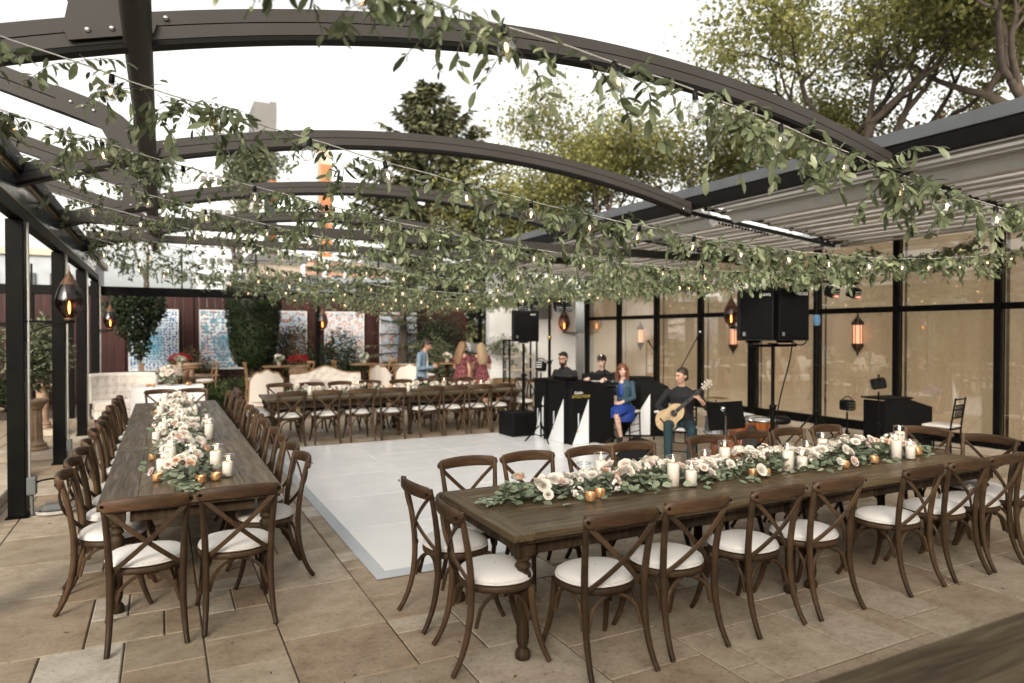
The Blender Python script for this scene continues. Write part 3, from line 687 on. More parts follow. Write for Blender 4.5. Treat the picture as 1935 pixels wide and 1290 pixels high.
# ------------------------------------------------------------------ cross-back chairs
def bez(p, n):
    p = [V(q) for q in p]
    def ev(t):
        q = p[:]
        while len(q) > 1: q = [q[i].lerp(q[i + 1], t) for i in range(len(q) - 1)]
        return q[0]
    return [ev(i / n) for i in range(n + 1)]
def make_chair():
    """sitter faces +Y; origin on the floor under the seat centre"""
    t = thing('cross_back_chair', '', 'chair')
    def sq(k, s):   # seat outline, rounded D
        a = 2 * pi * k / 28; x, y = cos(a), sin(a)
        e = .42; px = abs(x) ** (2 * e) * (1 if x > 0 else -1); py = abs(y) ** (2 * e * 1.15) * (1 if y > 0 else -1)
        return V((px * (.225 + .012 * py) * s, py * .205 * s, 0))
    mb = MB().use('chair_wood')
    rings = [(.93, .415), (1.0, .418), (1.01, .432), (1.0, .452), (.95, .456)]
    vs = [sq(k, s) + V((0, 0, z)) for s, z in rings for k in range(28)]
    fs = [(i * 28 + k, i * 28 + (k + 1) % 28, (i + 1) * 28 + (k + 1) % 28, (i + 1) * 28 + k) for i in range(4) for k in range(28)]
    mb.add(vs, fs, True); mb.add(vs[:28], [tuple(range(28))[::-1]]); mb.add(vs[-28:], [tuple(range(28))]); mb.obj('seat_frame', t)
    mb = MB().use('cushion')
    rings = [(.90, .458), (.965, .463), (.985, .474), (.965, .489), (.86, .503), (.6, .514), (.3, .519), (.02, .520)]
    vs = [sq(k, s) + V((0, 0, z)) for s, z in rings for k in range(28)]
    fs = [(i * 28 + k, i * 28 + (k + 1) % 28, (i + 1) * 28 + (k + 1) % 28, (i + 1) * 28 + k) for i in range(7) for k in range(28)]
    mb.add(vs, fs, True); mb.tube([sq(k, .985) + V((0, 0, .467)) for k in range(28)], .006, 6, closed=True); mb.obj('seat_cushion', t)
    # top rail, bowed backwards in plan
    def railp(u, dz=0): 
        x = -.245 + .49 * u; return V((x, -.268 - .055 * (1 - (2 * u - 1) ** 2), .855 + dz + .012 * (1 - (2 * u - 1) ** 2)))
    mb = MB().use('rail_wood'); N = 16; vs = []; n = 10
    for i in range(N + 1):
        u = i / N; c = railp(u); e = min(u, 1 - u); hh = .041 * (min(1, (e / .045)) ** .5 if e < .045 else 1) * (.92 + .08 * sin(pi * u)); tt = .0155 * (.55 if e < .001 else 1)
        hh = max(hh, .012)
        d = railp(min(u + .01, 1)) - railp(max(u - .01, 0)); d.normalize(); nn = V((-d.y, d.x, 0)).normalized()
        for k in range(n):
            a = 2 * pi * k / n; ca, sa = cos(a), sin(a)
            vs.append(c + nn * (tt * math.copysign(abs(ca) ** .7, ca)) + V((0, 0, hh * math.copysign(abs(sa) ** .6, sa))))
    fs = [(i * n + k, i * n + (k + 1) % n, (i + 1) * n + (k + 1) % n, (i + 1) * n + k) for i in range(N) for k in range(n)]
    mb.add(vs, fs, True); mb.add(vs[:n], [tuple(range(n))[::-1]]); mb.add(vs[-n:], [tuple(range(n))])
    tr = mb.obj('top_rail', t)
    mb = MB().use('black_metal')
    for s in (-1, 1): mb.lathe([(.0095, 0), (.0095, .004), (.004, .007)], 8, T=M4.Translation((s * .228, -.3, .862)) @ V((s * .2, -1, 0)).to_track_quat('Z', 'Y').to_matrix().to_4x4())
    mb.obj('bolts', tr)['kind'] = 'stuff'
    for s in (-1, 1):
        pts = bez([(s * .208, -.315, .002), (s * .190, -.215, .13), (s * .186, -.185, .34), (s * .19, -.185, .52), (s * .205, -.235, .72), (s * .222, -.272, .885)], 14)
        rs = [.0155 + .005 * min(1, i / 5) - .004 * max(0, (i - 9) / 5) for i in range(15)]
        MB().use('chair_wood').tube(pts, rs, 8, up=(1, 0, 0)).obj('back_leg', t)
        pts = bez([(s * .222, .245, .002), (s * .196, .185, .12), (s * .182, .155, .28), (s * .18, .15, .425)], 10)
        MB().use('chair_wood').tube(pts, [.0145 + .007 * min(1, i / 8) for i in range(11)], 8, up=(1, 0, 0)).obj('front_leg', t)
    # crossed slats: flat bands bowed towards the back
    for s in (-1, 1):
        pts = []
        for i in range(13):
            u = i / 12; x = s * (.218 - u * .40); z = .835 - u * .385
            y = -.268 + u * .085 - .055 * sin(pi * u) ** .8 - .006 * s
            pts.append((x, y, z))
        MB().use('chair_wood').bar(pts, .028, .0115, up=(0, -1, .2), b=.003).obj('cross_slat', t)
    # bentwood hoops under the seat
    def hoop(a, b, zt, bow):
        a, b = V(a), V(b); pts = []
        for i in range(13):
            u = i / 12; p = a.lerp(b, u); p.z = .235 + (zt - .235) * sin(pi * u) ** .42
            p += V(bow) * sin(pi * u); pts.append(p)
        return pts
    for nm, a, b, bow in (('back_brace', (-.172, -.205, 0), (.172, -.205, 0), (0, .03, 0)), ('front_brace', (-.166, .165, 0), (.166, .165, 0), (0, -.02, 0)),
                          ('side_brace', (-.186, -.175, 0), (-.19, .135, 0), (.012, 0, 0)), ('side_brace', (.186, -.175, 0), (.19, .135, 0), (-.012, 0, 0))):
        MB().use('chair_wood').bar(hoop(a, b, .41, bow), .018, .020, up=(bow[1], -bow[0] + .001, 0), b=.004).obj(nm, t)
    return t
chair0 = make_chair(); chair_used = [False]
def chair(x, y, rz, label, group, jitter=.09):
    if not chair_used[0]: o = chair0; chair_used[0] = True
    else: o = copy_tree(chair0)
    o.location = (x + R.uniform(-.02, .02), y + R.uniform(-.02, .02), .001); o.rotation_euler = (0, 0, rz + R.uniform(-jitter, jitter))
    o['label'] = label; o['group'] = group
    return o

# ------------------------------------------------------------------ farm tables
def make_table(L, W, H=.74):
    t = thing('farm_table', '', 'table')
    bb = .13; nP = 5; pw = W / nP
    for k in range(nP):
        y0 = -W / 2 + k * pw
        B(-L / 2 + bb + .0015, L / 2 - bb - .0015, y0 + .001, y0 + pw - .001, H - .042, H - (.001 if k % 2 else 0), 'table_wood', .003).obj('plank', t)
    for s in (-1, 1):
        o = B(-W / 2, W / 2, -bb / 2, bb / 2, H - .043, H - .001, 'table_wood', .003).obj('end_board', t, (s * (L / 2 - bb / 2), 0, 0), pi / 2)
    ins = .085
    for s in (-1, 1):
        B(-L / 2 + ins + .1, L / 2 - ins - .1, -.013, .013, H - .15, H - .044, 'table_leg_wood', .003).obj('apron', t, (0, s * (W / 2 - ins - .02), 0))
        B(-W / 2 + ins + .1, W / 2 - ins - .1, -.013, .013, H - .15, H - .044, 'table_leg_wood', .003).obj('apron', t, (s * (L / 2 - ins - .02), 0, 0), pi / 2)
        # moulded lip below the top
        MB().use('table_leg_wood').bar([(-L / 2 + .03, s * (W / 2 - .035), H - .053), (L / 2 - .03, s * (W / 2 - .035), H - .053)], .03, .02).obj('moulding', t)
        MB().use('table_leg_wood').bar([(s * (L / 2 - .035), -W / 2 + .03, H - .054), (s * (L / 2 - .035), W / 2 - .03, H - .054)], .03, .018).obj('moulding', t)
    prof = [(.035, 0), (.043, .006), (.046, .03), (.038, .05), (.026, .062), (.026, .072), (.033, .09), (.037, .12), (.035, .2), (.037, .32), (.044, .42), (.050, .47), (.047, .492), (.037, .505), (.033, .513), (.044, .524), (.047, .533), (.042, .543), (.034, .55), (.036, .56), (.052, .578), (.054, .587), (.05, .592)]
    for sx in (-1, 1):
        for sy in (-1, 1):
            mb = MB().use('table_leg_wood').lathe(prof, 16); mb.bbox(-.055, .055, -.055, .055, .592, H - .044, .004)
            mb.obj('turned_leg', t, (sx * (L / 2 - ins - .02), sy * (W / 2 - ins - .02), 0))
    return t
TL, TW = 2.37, 1.15
tab0 = make_table(TL - .006, TW); tab_used = [False]
def table(x, y, rz, label, group):
    if not tab_used[0]: o = tab0; tab_used[0] = True
    else: o = copy_tree(tab0)
    o.location = (x, y, .001); o.rotation_euler = (0, 0, rz); o['label'] = label; o['group'] = group
# left-hand long table: three tables end to end along Y
LX = .19; LY = [5.08 + TL * (k + .5) for k in range(3)]
for k, y in enumerate(LY):
    table(LX, y, pi / 2, ['near section of the long wooden table beside the black posts', 'middle section of the long wooden table beside the black posts', 'far section of the long wooden table beside the black posts'][k], 'sections of the long table by the posts')
def fmt(o): return ORD[o]
GA = 'chairs at the long table by the posts'
for k in range(3):
    for j in range(4):
        n = k * 4 + j; y = LY[k] + (-.80 + j * .53)
        chair(LX + TW / 2 - .07, y, pi / 2, f'cross-back chair, {fmt(n)} from the camera end, dance floor side of the table by the posts', GA)
        chair(LX - TW / 2 + .08, y, -pi / 2, f'cross-back chair, {fmt(n)} from the camera end, post side of the table by the posts', GA)
chair(LX - .29, 4.80, .05, 'cross-back chair at the near head of the posts table, closer to the posts', GA, .02)
chair(LX + .25, 4.82, .0, 'cross-back chair at the near head of the posts table, closer to the dance floor', GA, .02)
chair(LX - .24, 12.5, pi, 'cross-back chair at the far head of the posts table, closer to the posts', GA)
chair(LX + .26, 12.5, pi, 'cross-back chair at the far head of the posts table, closer to the dance floor', GA)
# right-hand table: two tables end to end along X
RY = 3.87; RX = [1.70 + TL * (k + .5) for k in range(2)]
table(RX[0], RY, 0, 'near half of the wooden table set in front of the dance floor', 'halves of the foreground table'); table(RX[1], RY, 0, 'far half of the wooden table reaching towards the glass wall', 'halves of the foreground table')
GB = 'chairs at the foreground table'
for j, x in enumerate((2.18, 2.74, 3.38, 3.96, 4.82, 5.40, 5.90, 6.38)):
    chair(x, 3.27, (-.04, -.02, .03, -.02, .02, -.03, .0, .02)[j], f'cross-back chair, {fmt(j)} from the table corner, camera side of the foreground table', GB, .02)
for j, x in enumerate((2.04, 2.56, 3.14, 3.62, 4.45, 5.0, 5.5, 6.04)):
    chair(x, 4.47, pi, f'cross-back chair, {fmt(j)} from the table corner, dance floor side of the foreground table', GB, .05)
chair(1.70, 3.55, -pi / 2 - .12, 'cross-back chair at the near head of the foreground table, closer to the camera', GB, .01)
chair(1.72, 4.17, -pi / 2 + .06, 'cross-back chair at the near head of the foreground table, closer to the dance floor', GB, .01)
chair(6.50, 3.55, pi / 2, 'cross-back chair at the far head of the foreground table, closer to the camera', GB)
chair(6.50, 4.16, pi / 2, 'cross-back chair at the far head of the foreground table, closer to the band', GB)
# back table
BYc = 12.38; BX = [1.52 + TL * (k + .5) for k in range(2)]
table(BX[0], BYc, 0, 'half of the back wooden table nearer the wing chair', 'halves of the back table'); table(BX[1], BYc, 0, 'half of the back wooden table nearer the subwoofer', 'halves of the back table')
GC = 'chairs at the back table'
for j, x in enumerate((1.86, 2.42, 3.02, 3.56, 4.22, 4.74, 5.2, 5.68)):
    chair(x, 11.72, 0, f'cross-back chair, {fmt(j)} from the wing chair end, dance floor side of the back table', GC, .08)
    chair(x + .08, 13.05, pi, f'cross-back chair, {fmt(j)} from the wing chair end, garden side of the back table', GC, .12)
for k, y in enumerate((12.1, 12.68)):
    chair(1.42, y, -pi / 2, ['cross-back chair at the wing chair end of the back table, nearer the dance floor', 'cross-back chair at the wing chair end of the back table, nearer the garden'][k], GC)
    chair(6.42, y, pi / 2, ['cross-back chair at the loudspeaker end of the back table, nearer the dance floor', 'cross-back chair at the loudspeaker end of the back table, nearer the garden'][k], GC)
# table whose corner fills the bottom corner of the picture
ft = copy_tree(tab0); ft.location = (1.72 + TL / 2, 1.48 - TW / 2, .001); ft.rotation_euler = (0, 0, 0)
tag(ft, 'blurred wooden table edge in the bottom corner close to the camera', 'table'); del ft['group']

# ------------------------------------------------------------------ flowers
def petal(mb, base, ang, r, h, w, curl, tilt):
    """one cupped petal rising from the flower axis"""
    d = V((cos(ang), sin(ang), 0)); e = V((-sin(ang), cos(ang), 0)); vs = []
    for j in range(4):
        v = j / 3; ww = w * (0.45, 1.0, 1.05, .62)[j]
        rad = r * (.25 + v * .75) + tilt * v * v; z = h * sin(v * 1.5) - curl * v * v
        for i in range(3):
            u = i - 1; vs.append(V(base) + d * (rad - abs(u) * ww * .30) + e * (u * ww) + V((0, 0, z - (0.06 * h if i != 1 and j == 3 else 0))))
    fs = [(j * 3 + i, j * 3 + i + 1, (j + 1) * 3 + i + 1, (j + 1) * 3 + i) for j in range(3) for i in range(2)]
    mb.add(vs, fs, True)
def rose_mesh(mat, inner, seed, s=1.0, layers=5):
    rr = random.Random(seed); mb = MB()
    for L in range(layers):
        u = L / (layers - 1); n = 3 + L; mb.use(inner if L < 2 else mat)
        for k in range(n):
            a = 2 * pi * (k + .5 * (L % 2) + rr.uniform(-.1, .1)) / n
            petal(mb, (0, 0, 0), a, s * (.007 + .026 * u), s * (.046 - .010 * u), s * (.013 + .012 * u), s * (.002 + .004 * u * u), s * (-.004 + .010 * u * u))
    return mb.mesh('rose')
def spray_mesh(mat, seed, n=12, R0=.045):
    rr = random.Random(seed); mb = MB().use(mat)
    for k in range(n):
        ph = math.acos(rr.uniform(.05, 1)); a = rr.uniform(0, 6.28); c = V((sin(ph) * cos(a), sin(ph) * sin(a), cos(ph))) * R0
        T = c.to_track_quat('Z', 'Y').to_matrix()
        for q in range(5):
            b = 2 * pi * q / 5 + a; d = T @ V((cos(b), sin(b), .25)); e = T @ V((-sin(b), cos(b), 0)); r = .014
            mb.add([c, c + d * r * .6 + e * r * .45, c + d * r, c + d * r * .6 - e * r * .45], [(0, 1, 2, 3)], True)
    return mb.mesh('flower_cluster')
ROSES = [('rose', rose_mesh('petal_white', 'petal_white', 1, 1.15)), ('rose', rose_mesh('petal_blush', 'petal_blush', 2, 1.1)), ('rose', rose_mesh('petal_white', 'petal_blush', 3, 1.2)),
         ('rose', rose_mesh('petal_peach', 'petal_peach', 4, .95)), ('rose', rose_mesh('petal_mauve', 'petal_blush', 5, .95)), ('flower_cluster', spray_mesh('petal_white', 6, 16)), ('flower_cluster', spray_mesh('petal_white', 7, 10, .03)), ('rose', rose_mesh('petal_white', 'petal_white', 8, .7, 4))]
RW = [6, 2.2, 4.5, 1.5, .9, 4, 3, 3]
def leaf_verts(p, d, n, l, w, fold=.15):
    """leaf blade from p along d with normal n: 6 verts, 2 quads + tips"""
    d = d.normalized(); e = n.cross(d)
    if e.length < 1e-4: e = d.orthogonal()
    e.normalize(); n = d.cross(e)
    a = p; b = p + d * l * .42; c = p + d * l - n * l * fold
    return [a, b + e * w - n * w * .25, c, b - e * w - n * w * .25, b], [(0, 1, 4), (0, 4, 3), (1, 2, 4), (4, 2, 3)]
def oleaf(p, d, n, l, w, droop=.12):
    """rounder leaf: 9 verts"""
    d = d.normalized(); e = n.cross(d)
    if e.length < 1e-4: e = d.orthogonal()
    e.normalize(); n = d.cross(e); vs = [p]; 
    for t, k in ((.28, .8), (.62, 1.0), (.86, .62)):
        m = p + d * l * t - n * l * droop * t * t
        vs += [m + e * w * k + n * w * .18, m, m - e * w * k + n * w * .18]
    vs.append(p + d * l - n * l * droop * 1.1)
    return vs, [(0, 2, 1), (0, 3, 2), (1, 2, 5, 4), (2, 3, 6, 5), (4, 5, 8, 7), (5, 6, 9, 8), (7, 8, 10), (8, 9, 10)]
def runner(name, label, p0, p1, width, n_rose, n_leaf, seed, zb=.742, tipa=.5, tipb=.35, keep=()):
    """loose garland of eucalyptus and roses along a table"""
    rr = random.Random(seed); t = thing(name, label, 'flower garland'); p0, p1 = V((*p0, zb)), V((*p1, zb)); L = (p1 - p0).length; ax = (p1 - p0) / L; ay = V((-ax.y, ax.x, 0))
    lm = MB().use('eucalyptus')
    def clear(q):
        return all((q.x - c[0]) ** 2 + (q.y - c[1]) ** 2 > .06 ** 2 for c in keep)
    def hgt(s): return .065 + .06 * (sin(s * 5.1 + seed) * .5 + .5)
    for k in range(n_leaf):
        s = rr.uniform(-.02, L + .02); e = min(s, L - s); wd = width * (.35 + .65 * min(1, max(e, 0) / .3))
        c = p0 + ax * s; o = max(-1.05, min(1.05, rr.gauss(0, .42))) * wd; q = c + ay * o + V((0, 0, rr.uniform(.008, max(.012, hgt(s) * (1 - (o / (wd * 1.3)) ** 2)))))
        if not clear(q): continue
        a = rr.uniform(-1.2, 1.2) + (pi / 2 if o > 0 else -pi / 2) + rr.choice((0, 0, rr.uniform(-1, 1)))
        d = ax * cos(a) + ay * sin(a) + V((0, 0, rr.uniform(-.25, .55))); n = V((rr.gauss(0, .5), rr.gauss(0, .5), 1))
        l = rr.uniform(.035, .075)
        v, f = oleaf(q, d, n, l, l * rr.uniform(.3, .48)); 
        v = [V((x.x, x.y, max(x.z, zb + .002))) for x in v]
        lm.add(v, f, True)
    # trailing sprigs at both tips
    for end, base, sg in ((0, p0, -1), (1, p1, 1)):
        for k in range(6):
            a = rr.uniform(-.55, .55); d = (ax * cos(a) + ay * sin(a)) * sg; ln = rr.uniform(.12, .28)
            for q in range(8):
                u = q / 7; p = base + d * (ln * u - .05) + ay * rr.uniform(-.03, .03) + V((0, 0, .02 + .02 * (1 - u)))
                for sd in (-1, 1):
                    dd = d + ay * sd * .9 + V((0, 0, rr.uniform(-.1, .3))); v, f = oleaf(p, dd, V((rr.gauss(0, .3), rr.gauss(0, .3), 1)), rr.uniform(.03, .055), .014)
                    lm.add([V((x.x, x.y, max(x.z, zb + .002))) for x in v], f, True)
    o = lm.obj('eucalyptus_leaves', t, fix=False); o['kind'] = 'stuff'
    st = MB().use('olive_leaf').tube([p0 + ax * (L * u) + ay * (.02 * sin(u * 23)) + V((0, 0, .018)) for u in [i / 24 for i in range(25)]], .006, 6).obj('stem', t)
    for k in range(n_rose):
        s = .1 + (L - .22) * (k + rr.random()) / n_rose; o = rr.gauss(0, .36) * width; h = hgt(s)
        q = p0 + ax * s + ay * o
        if not clear(q): continue
        i = rr.choices(range(8), RW)[0]; nm, me = ROSES[i]
        q.z = zb + max(.03, h * (1 - (o / (width * 1.2)) ** 2) + rr.uniform(.005, .045))
        d = V((rr.gauss(0, .45), rr.gauss(0, .45) - .35, 1)) + ay * (o / width) * 1.6
        ob = link(nm, me, t, q); ob.rotation_euler = (d.to_track_quat('Z', 'Y').to_matrix() @ M4.Rotation(rr.uniform(0, 6), 3, 'Z')).to_euler(); sc_ = rr.uniform(.8, 1.15); ob.scale = (sc_,) * 3
    return t
# ------------------------------------------------------------------ candles
def make_candle(h, gh, r=.041):
    t = thing('pillar_candle', '', 'candle')
    w = MB().use('wax').lathe([(r - .008, .006), (r - .003, .008), (r - .003, h - .006), (r - .008, h), (.014, h - .004), (.002, h - .007)], 20).obj('wax_pillar', t)
    MB().use('candle_wick').tube([(0, 0, h - .01), (.001, 0, h + .012)], .0018, 5).obj('wick', w)
    MB().use('flame').lathe([(.001, h + .008), (.006, h + .016), (.0075, h + .024), (.004, h + .036), (.0008, h + .05)], 8).obj('flame', w)
    ro = r + .007
    MB().use('hurricane_glass').lathe([(.001, .0025), (ro - .004, .0025), (ro, .006), (ro, gh - .002), (ro + .0012, gh), (ro, gh + .002)], 24, caps=False).obj('glass_cylinder', t)
    MB().use('glass_rim').tube([(cos(a) * ro, sin(a) * ro, gh + .002) for a in [k * pi / 14 for k in range(28)]], .0032, 6, closed=True).obj('rim', t)
    return t
CT = make_candle(.165, .215, .046); CS = make_candle(.115, .165, .043); cused = {}
def candle(kind, x, y, label, group, zt=.742):
    src = CT if kind == 't' else CS
    if kind not in cused: o = src; cused[kind] = 1
    else: o = copy_tree(src)
    o.location = (x, y, zt); o.rotation_euler = (0, 0, R.uniform(0, 6)); o['label'] = label; o['group'] = group
def make_votive():
    t = thing('gold_votive', '', 'candle')
    MB().use('gold_votive').lathe([(.001, .002), (.026, .002), (.034, .008), (.038, .03), (.035, .056), (.033, .060), (.030, .058), (.031, .03), (.027, .012), (.001, .010)], 20, caps=False).obj('cup', t)
    w = MB().use('votive_glow').lathe([(.001, .012), (.026, .013), (.028, .034), (.001, .036)], 16).obj('wax_light', t)
    MB().use('flame').lathe([(.001, .034), (.0055, .042), (.005, .05), (.0008, .062)], 8).obj('flame', w)
    return t
VO = make_votive()
def votive(x, y, label, group, zt=.742):
    if 'v' not in cused: o = VO; cused['v'] = 1
    else: o = copy_tree(VO)
    o.location = (x, y, zt); o.rotation_euler = (0, 0, R.uniform(0, 6)); o['label'] = label; o['group'] = group
RC = [('t', 3.27, 3.84), ('s', 3.385, 3.78), ('t', 2.87, 4.17), ('s', 2.70, 4.14), ('s', 3.85, 4.14), ('t', 4.10, 4.18), ('t', 4.44, 3.84), ('s', 4.555, 3.80), ('s', 4.93, 4.06), ('t', 5.2, 4.12), ('t', 5.70, 3.77), ('s', 5.82, 3.72), ('s', 6.02, 4.02), ('t', 6.25, 4.1)]
RV = [(2.49, 3.74), (2.60, 3.79), (4.02, 3.80), (4.12, 3.77), (4.96, 3.72), (5.36, 3.74), (6.05, 3.80), (6.16, 3.88)]
TB = {'t': 'tall', 's': 'short'}
for i, (k, x, y) in enumerate(RC):
    nk = [a[0] for a in RC[:i + 1]].count(k) - 1
    candle(k, x, y, f'{TB[k]} white pillar candle in glass, {ORD[nk]} {TB[k]} one along the foreground table', 'glass candles on the foreground table')
for i, (x, y) in enumerate(RV): votive(x, y, f'gold votive candle cup, {ORD[i]} along the foreground table from its corner', 'gold votives on the foreground table')
runner('floral_runner', 'eucalyptus and rose garland running along the foreground table', (1.98, 3.97), (6.30, 3.95),   .26, 175, 2000, 21, keep=[(a, b) for _, a, b in RC] + RV)
LC = [('s', -.01, 6.02), ('t', .05, 6.27), ('t', .37, 5.90), ('s', .44, 5.66), ('s', -.06, 7.66), ('t', .0, 8.05), ('t', .42, 7.68), ('s', .44, 8.6), ('t', -.03, 9.85), ('s', .36, 9.7), ('t', .02, 11.2), ('s', .36, 11.3)]
LV = [(-.04, 5.71), (.24, 5.48), (.35, 5.55), (-.08, 6.68), (.46, 9.2), (-.08, 10.4)]
for i, (k, x, y) in enumerate(LC):
    nk = [a[0] for a in LC[:i + 1]].count(k) - 1
    candle(k, x, y, f'{TB[k]} white pillar candle in glass, {ORD[nk]} {TB[k]} one along the posts table', 'glass candles on the table by the posts')
for i, (x, y) in enumerate(LV): votive(x, y, f'gold votive candle cup, {ORD[i]} from the camera end of the posts table', 'gold votives on the table by the posts')
runner('floral_runner', 'white and blush flower garland along the table by the posts', (.15, 5.42), (.20, 11.9), .27, 210, 2000, 33, keep=[(a, b) for _, a, b in LC] + LV)
BC = [('s', 2.3, 12.3), ('t', 3.2, 12.5), ('s', 4.1, 12.28), ('t', 4.9, 12.5), ('s', 5.6, 12.3)]
for i, (k, x, y) in enumerate(BC):
    candle(k, x, y, f'white pillar candle in glass, {ORD[i]} along the back table', 'glass candles on the back table')
runner('floral_runner', 'white flower garland along the back table', (1.95, 12.38), (6.0, 12.38), .2, 62, 700, 45, keep=[(a, b) for _, a, b in BC])

# ------------------------------------------------------------------ festoon lights and hanging vines
SY = [2.6, 4.3, 6.0, 7.7, 9.4, 11.1, 12.8, 14.5, 16.2]
SN = ['nearest', 'second nearest', 'third', 'fourth', 'fifth', 'sixth', 'seventh', 'eighth', 'farthest']
def sag(i, x):
    z = 2.57 + (.0186 if x < 5.8 else .026) * (x - 5.8) ** 2
    if i == 0: z += .09 + .16 * math.exp(-((x - 2.4) / 1.8) ** 2)
    if i >= 5: z = 2.52 + (.0195 if x < 5.6 else .024) * (x - 5.6) ** 2
    return z
def vine_leaf_mesh(l, w, droop, bend):
    mb = MB().use('vine_leaf'); v, f = oleaf(V((0, 0, 0)), V((1, 0, bend)), V((0, .15, 1)), l, w, droop); mb.add(v, f, True); return mb.mesh('leaf')
VLM = [vine_leaf_mesh(.078, .0155, .2, 0), vine_leaf_mesh(.066, .015, .4, .15), vine_leaf_mesh(.092, .0165, .1, -.15), vine_leaf_mesh(.055, .014, .5, 0), vine_leaf_mesh(.072, .011, .3, .25)]
def bulb_meshes():
    s = MB().use('black_satin').lathe([(.004, .012), (.011, .012), (.013, .0), (.013, -.028), (.011, -.032)], 10).mesh('socket')
    g = MB().use('bulb_glass').lathe([(.010, -.030), (.014, -.038), (.026, -.055), (.033, -.075), (.031, -.095), (.019, -.110), (.001, -.114)], 14, caps=False).mesh('bulb')
    f = MB().use('filament').ell((0, 0, -.072), (.007, .007, .018), 8, 6).mesh('filament')
    return s, g, f
SOC, BUL, FIL = bulb_meshes()
for i, Y in enumerate(SY):
    rr = random.Random(100 + i)
    P = lambda x: V((x, Y, sag(i, x)))
    t = thing('festoon_lights', f'string of round clear bulbs on pale cable, {SN[i]} string', 'string lights', group='festoon light strings')
    MB().use('white_cable').tube([P(-1.2 + 12.28 * k / 70) + V((0, 0, .004 * sin(k * 1.7))) for k in range(71)], .0042 if i < 4 else .0055, 6).obj('cable', t)
    x = -1.0 + rr.uniform(0, .3)
    while x < 10.9:
        p = P(x) + V((0, 0, -.012)); b = link('bulb', BUL, t, p, (rr.uniform(-.35, .35), rr.uniform(-.25, .25), 0)); sc_ = 1.15; b.scale = (sc_,) * 3
        link('socket', SOC, b); link('filament', FIL, b)
        x += rr.uniform(.46, .60)
    g = thing('leafy_garland', f'hanging vine garland of long green leaves, {SN[i]} strand overhead', 'vine garland', group='vine garlands wound on the light strings')
    stem = MB().use('bark'); mass = MB().use('vine_leaf'); singles = []
    sx = -1.15
    nsprig = int(12.2 * (24 if i == 0 else 29 if i < 2 else 40))
    for k in range(nsprig):
        x = -1.15 + 12.2 * rr.random()
        # patchy density: thin near the posts, fuller over the middle
        dens = .42 + .58 * min(1, max(0, (x + .6) / 3.2)); dens *= .72 + .4 * sin(x * 2.3 + i * 1.9)
        if x > 2.6: dens *= 1.25
        if rr.random() > dens + .12: continue
        p = P(x) + V((0, rr.uniform(-.03, .03), rr.uniform(-.03, .02)))
        ln = rr.uniform(.10, .34) * (1.15 if i < 3 else 1) * (.78 if x > 5.5 else 1); a = rr.uniform(-1, 1); hang = rr.uniform(.15, 1.0)
        d0 = V((rr.uniform(-1, 1), a * .5, .35 - hang)); pts = [p]
        n = max(3, int(ln / .036)); d = d0.normalized()
        for q in range(n):
            d = (d + V((rr.uniform(-.25, .25), rr.uniform(-.25, .25), -.12))).normalized(); pts.append(pts[-1] + d * (ln / n))
        stem.tube(pts, .0016, 4, caps=False)
        for q in range(1, len(pts)):
            for s in range(2):
                if rr.random() < .12: continue
                dd = d * .35 + V((rr.gauss(0, .7), rr.gauss(0, .6), rr.gauss(-.35, .5))); nn = V((rr.gauss(0, .5), rr.gauss(0, .5), rr.gauss(.8, .5)))
                sz = rr.choice((rr.uniform(.5, .8), rr.uniform(.8, 1.2), rr.uniform(1.0, 1.45))); singles.append((pts[q].copy(), dd.normalized(), nn, sz, rr.randrange(5)))
    # leafy runners along the cable itself
    for k in range(int(12.2 * (50 if 0 < i < 3 else 80 if i else 44))):
        x = -1.15 + 12.2 * rr.random()
        if rr.random() > .35 + .6 * min(1, max(0, (x + .4) / 3.5)): continue
        p = P(x) + V((0, rr.gauss(0, .03), rr.gauss(-.02, .03)))
        singles.append((p, V((rr.gauss(0, 1), rr.gauss(0, .8), rr.gauss(-.2, .5))).normalized(), V((rr.gauss(0, .5), rr.gauss(0, .5), 1)), rr.uniform(.7, 1.2), rr.randrange(5)))
    MB_stem = stem.obj('stems', g, fix=False); MB_stem['kind'] = 'stuff'
    def seen(p):
        f = p.x * .4555 + p.y * .8902; r = p.x * .8902 - p.y * .4555
        return f > .5 and abs(r / f) < .78 and (p.z - 1.85) / f < .52
    cand = sorted([s for s in singles if seen(s[0])], key=lambda s: s[0].x * .4555 + s[0].y * .8902)
    own = set(id(s) for s in cand[:(300 if i < 3 else 0)])
    for s in singles:
        p, d, n, sz, kk = s
        if id(s) in own:
            e = n.cross(d)
            if e.length < 1e-3: e = d.orthogonal()
            e.normalize(); n2 = d.cross(e)
            o = link('leaf', VLM[kk], g, p); o.rotation_euler = M4((d, e, n2)).transposed().to_euler(); o.scale = (sz,) * 3
        else:
            l, w = ((.078, .0155), (.066, .015), (.092, .0165), (.055, .014), (.072, .011))[kk]
            if i < 4: v, f = oleaf(p, d, n, l * sz, w * sz, .2)
            else: v, f = leaf_verts(p, d, n, l * sz * .9, w * sz * 1.15)
            mass.add(v, f, True)
    o = mass.obj('leaves', g, fix=False); o['kind'] = 'stuff'

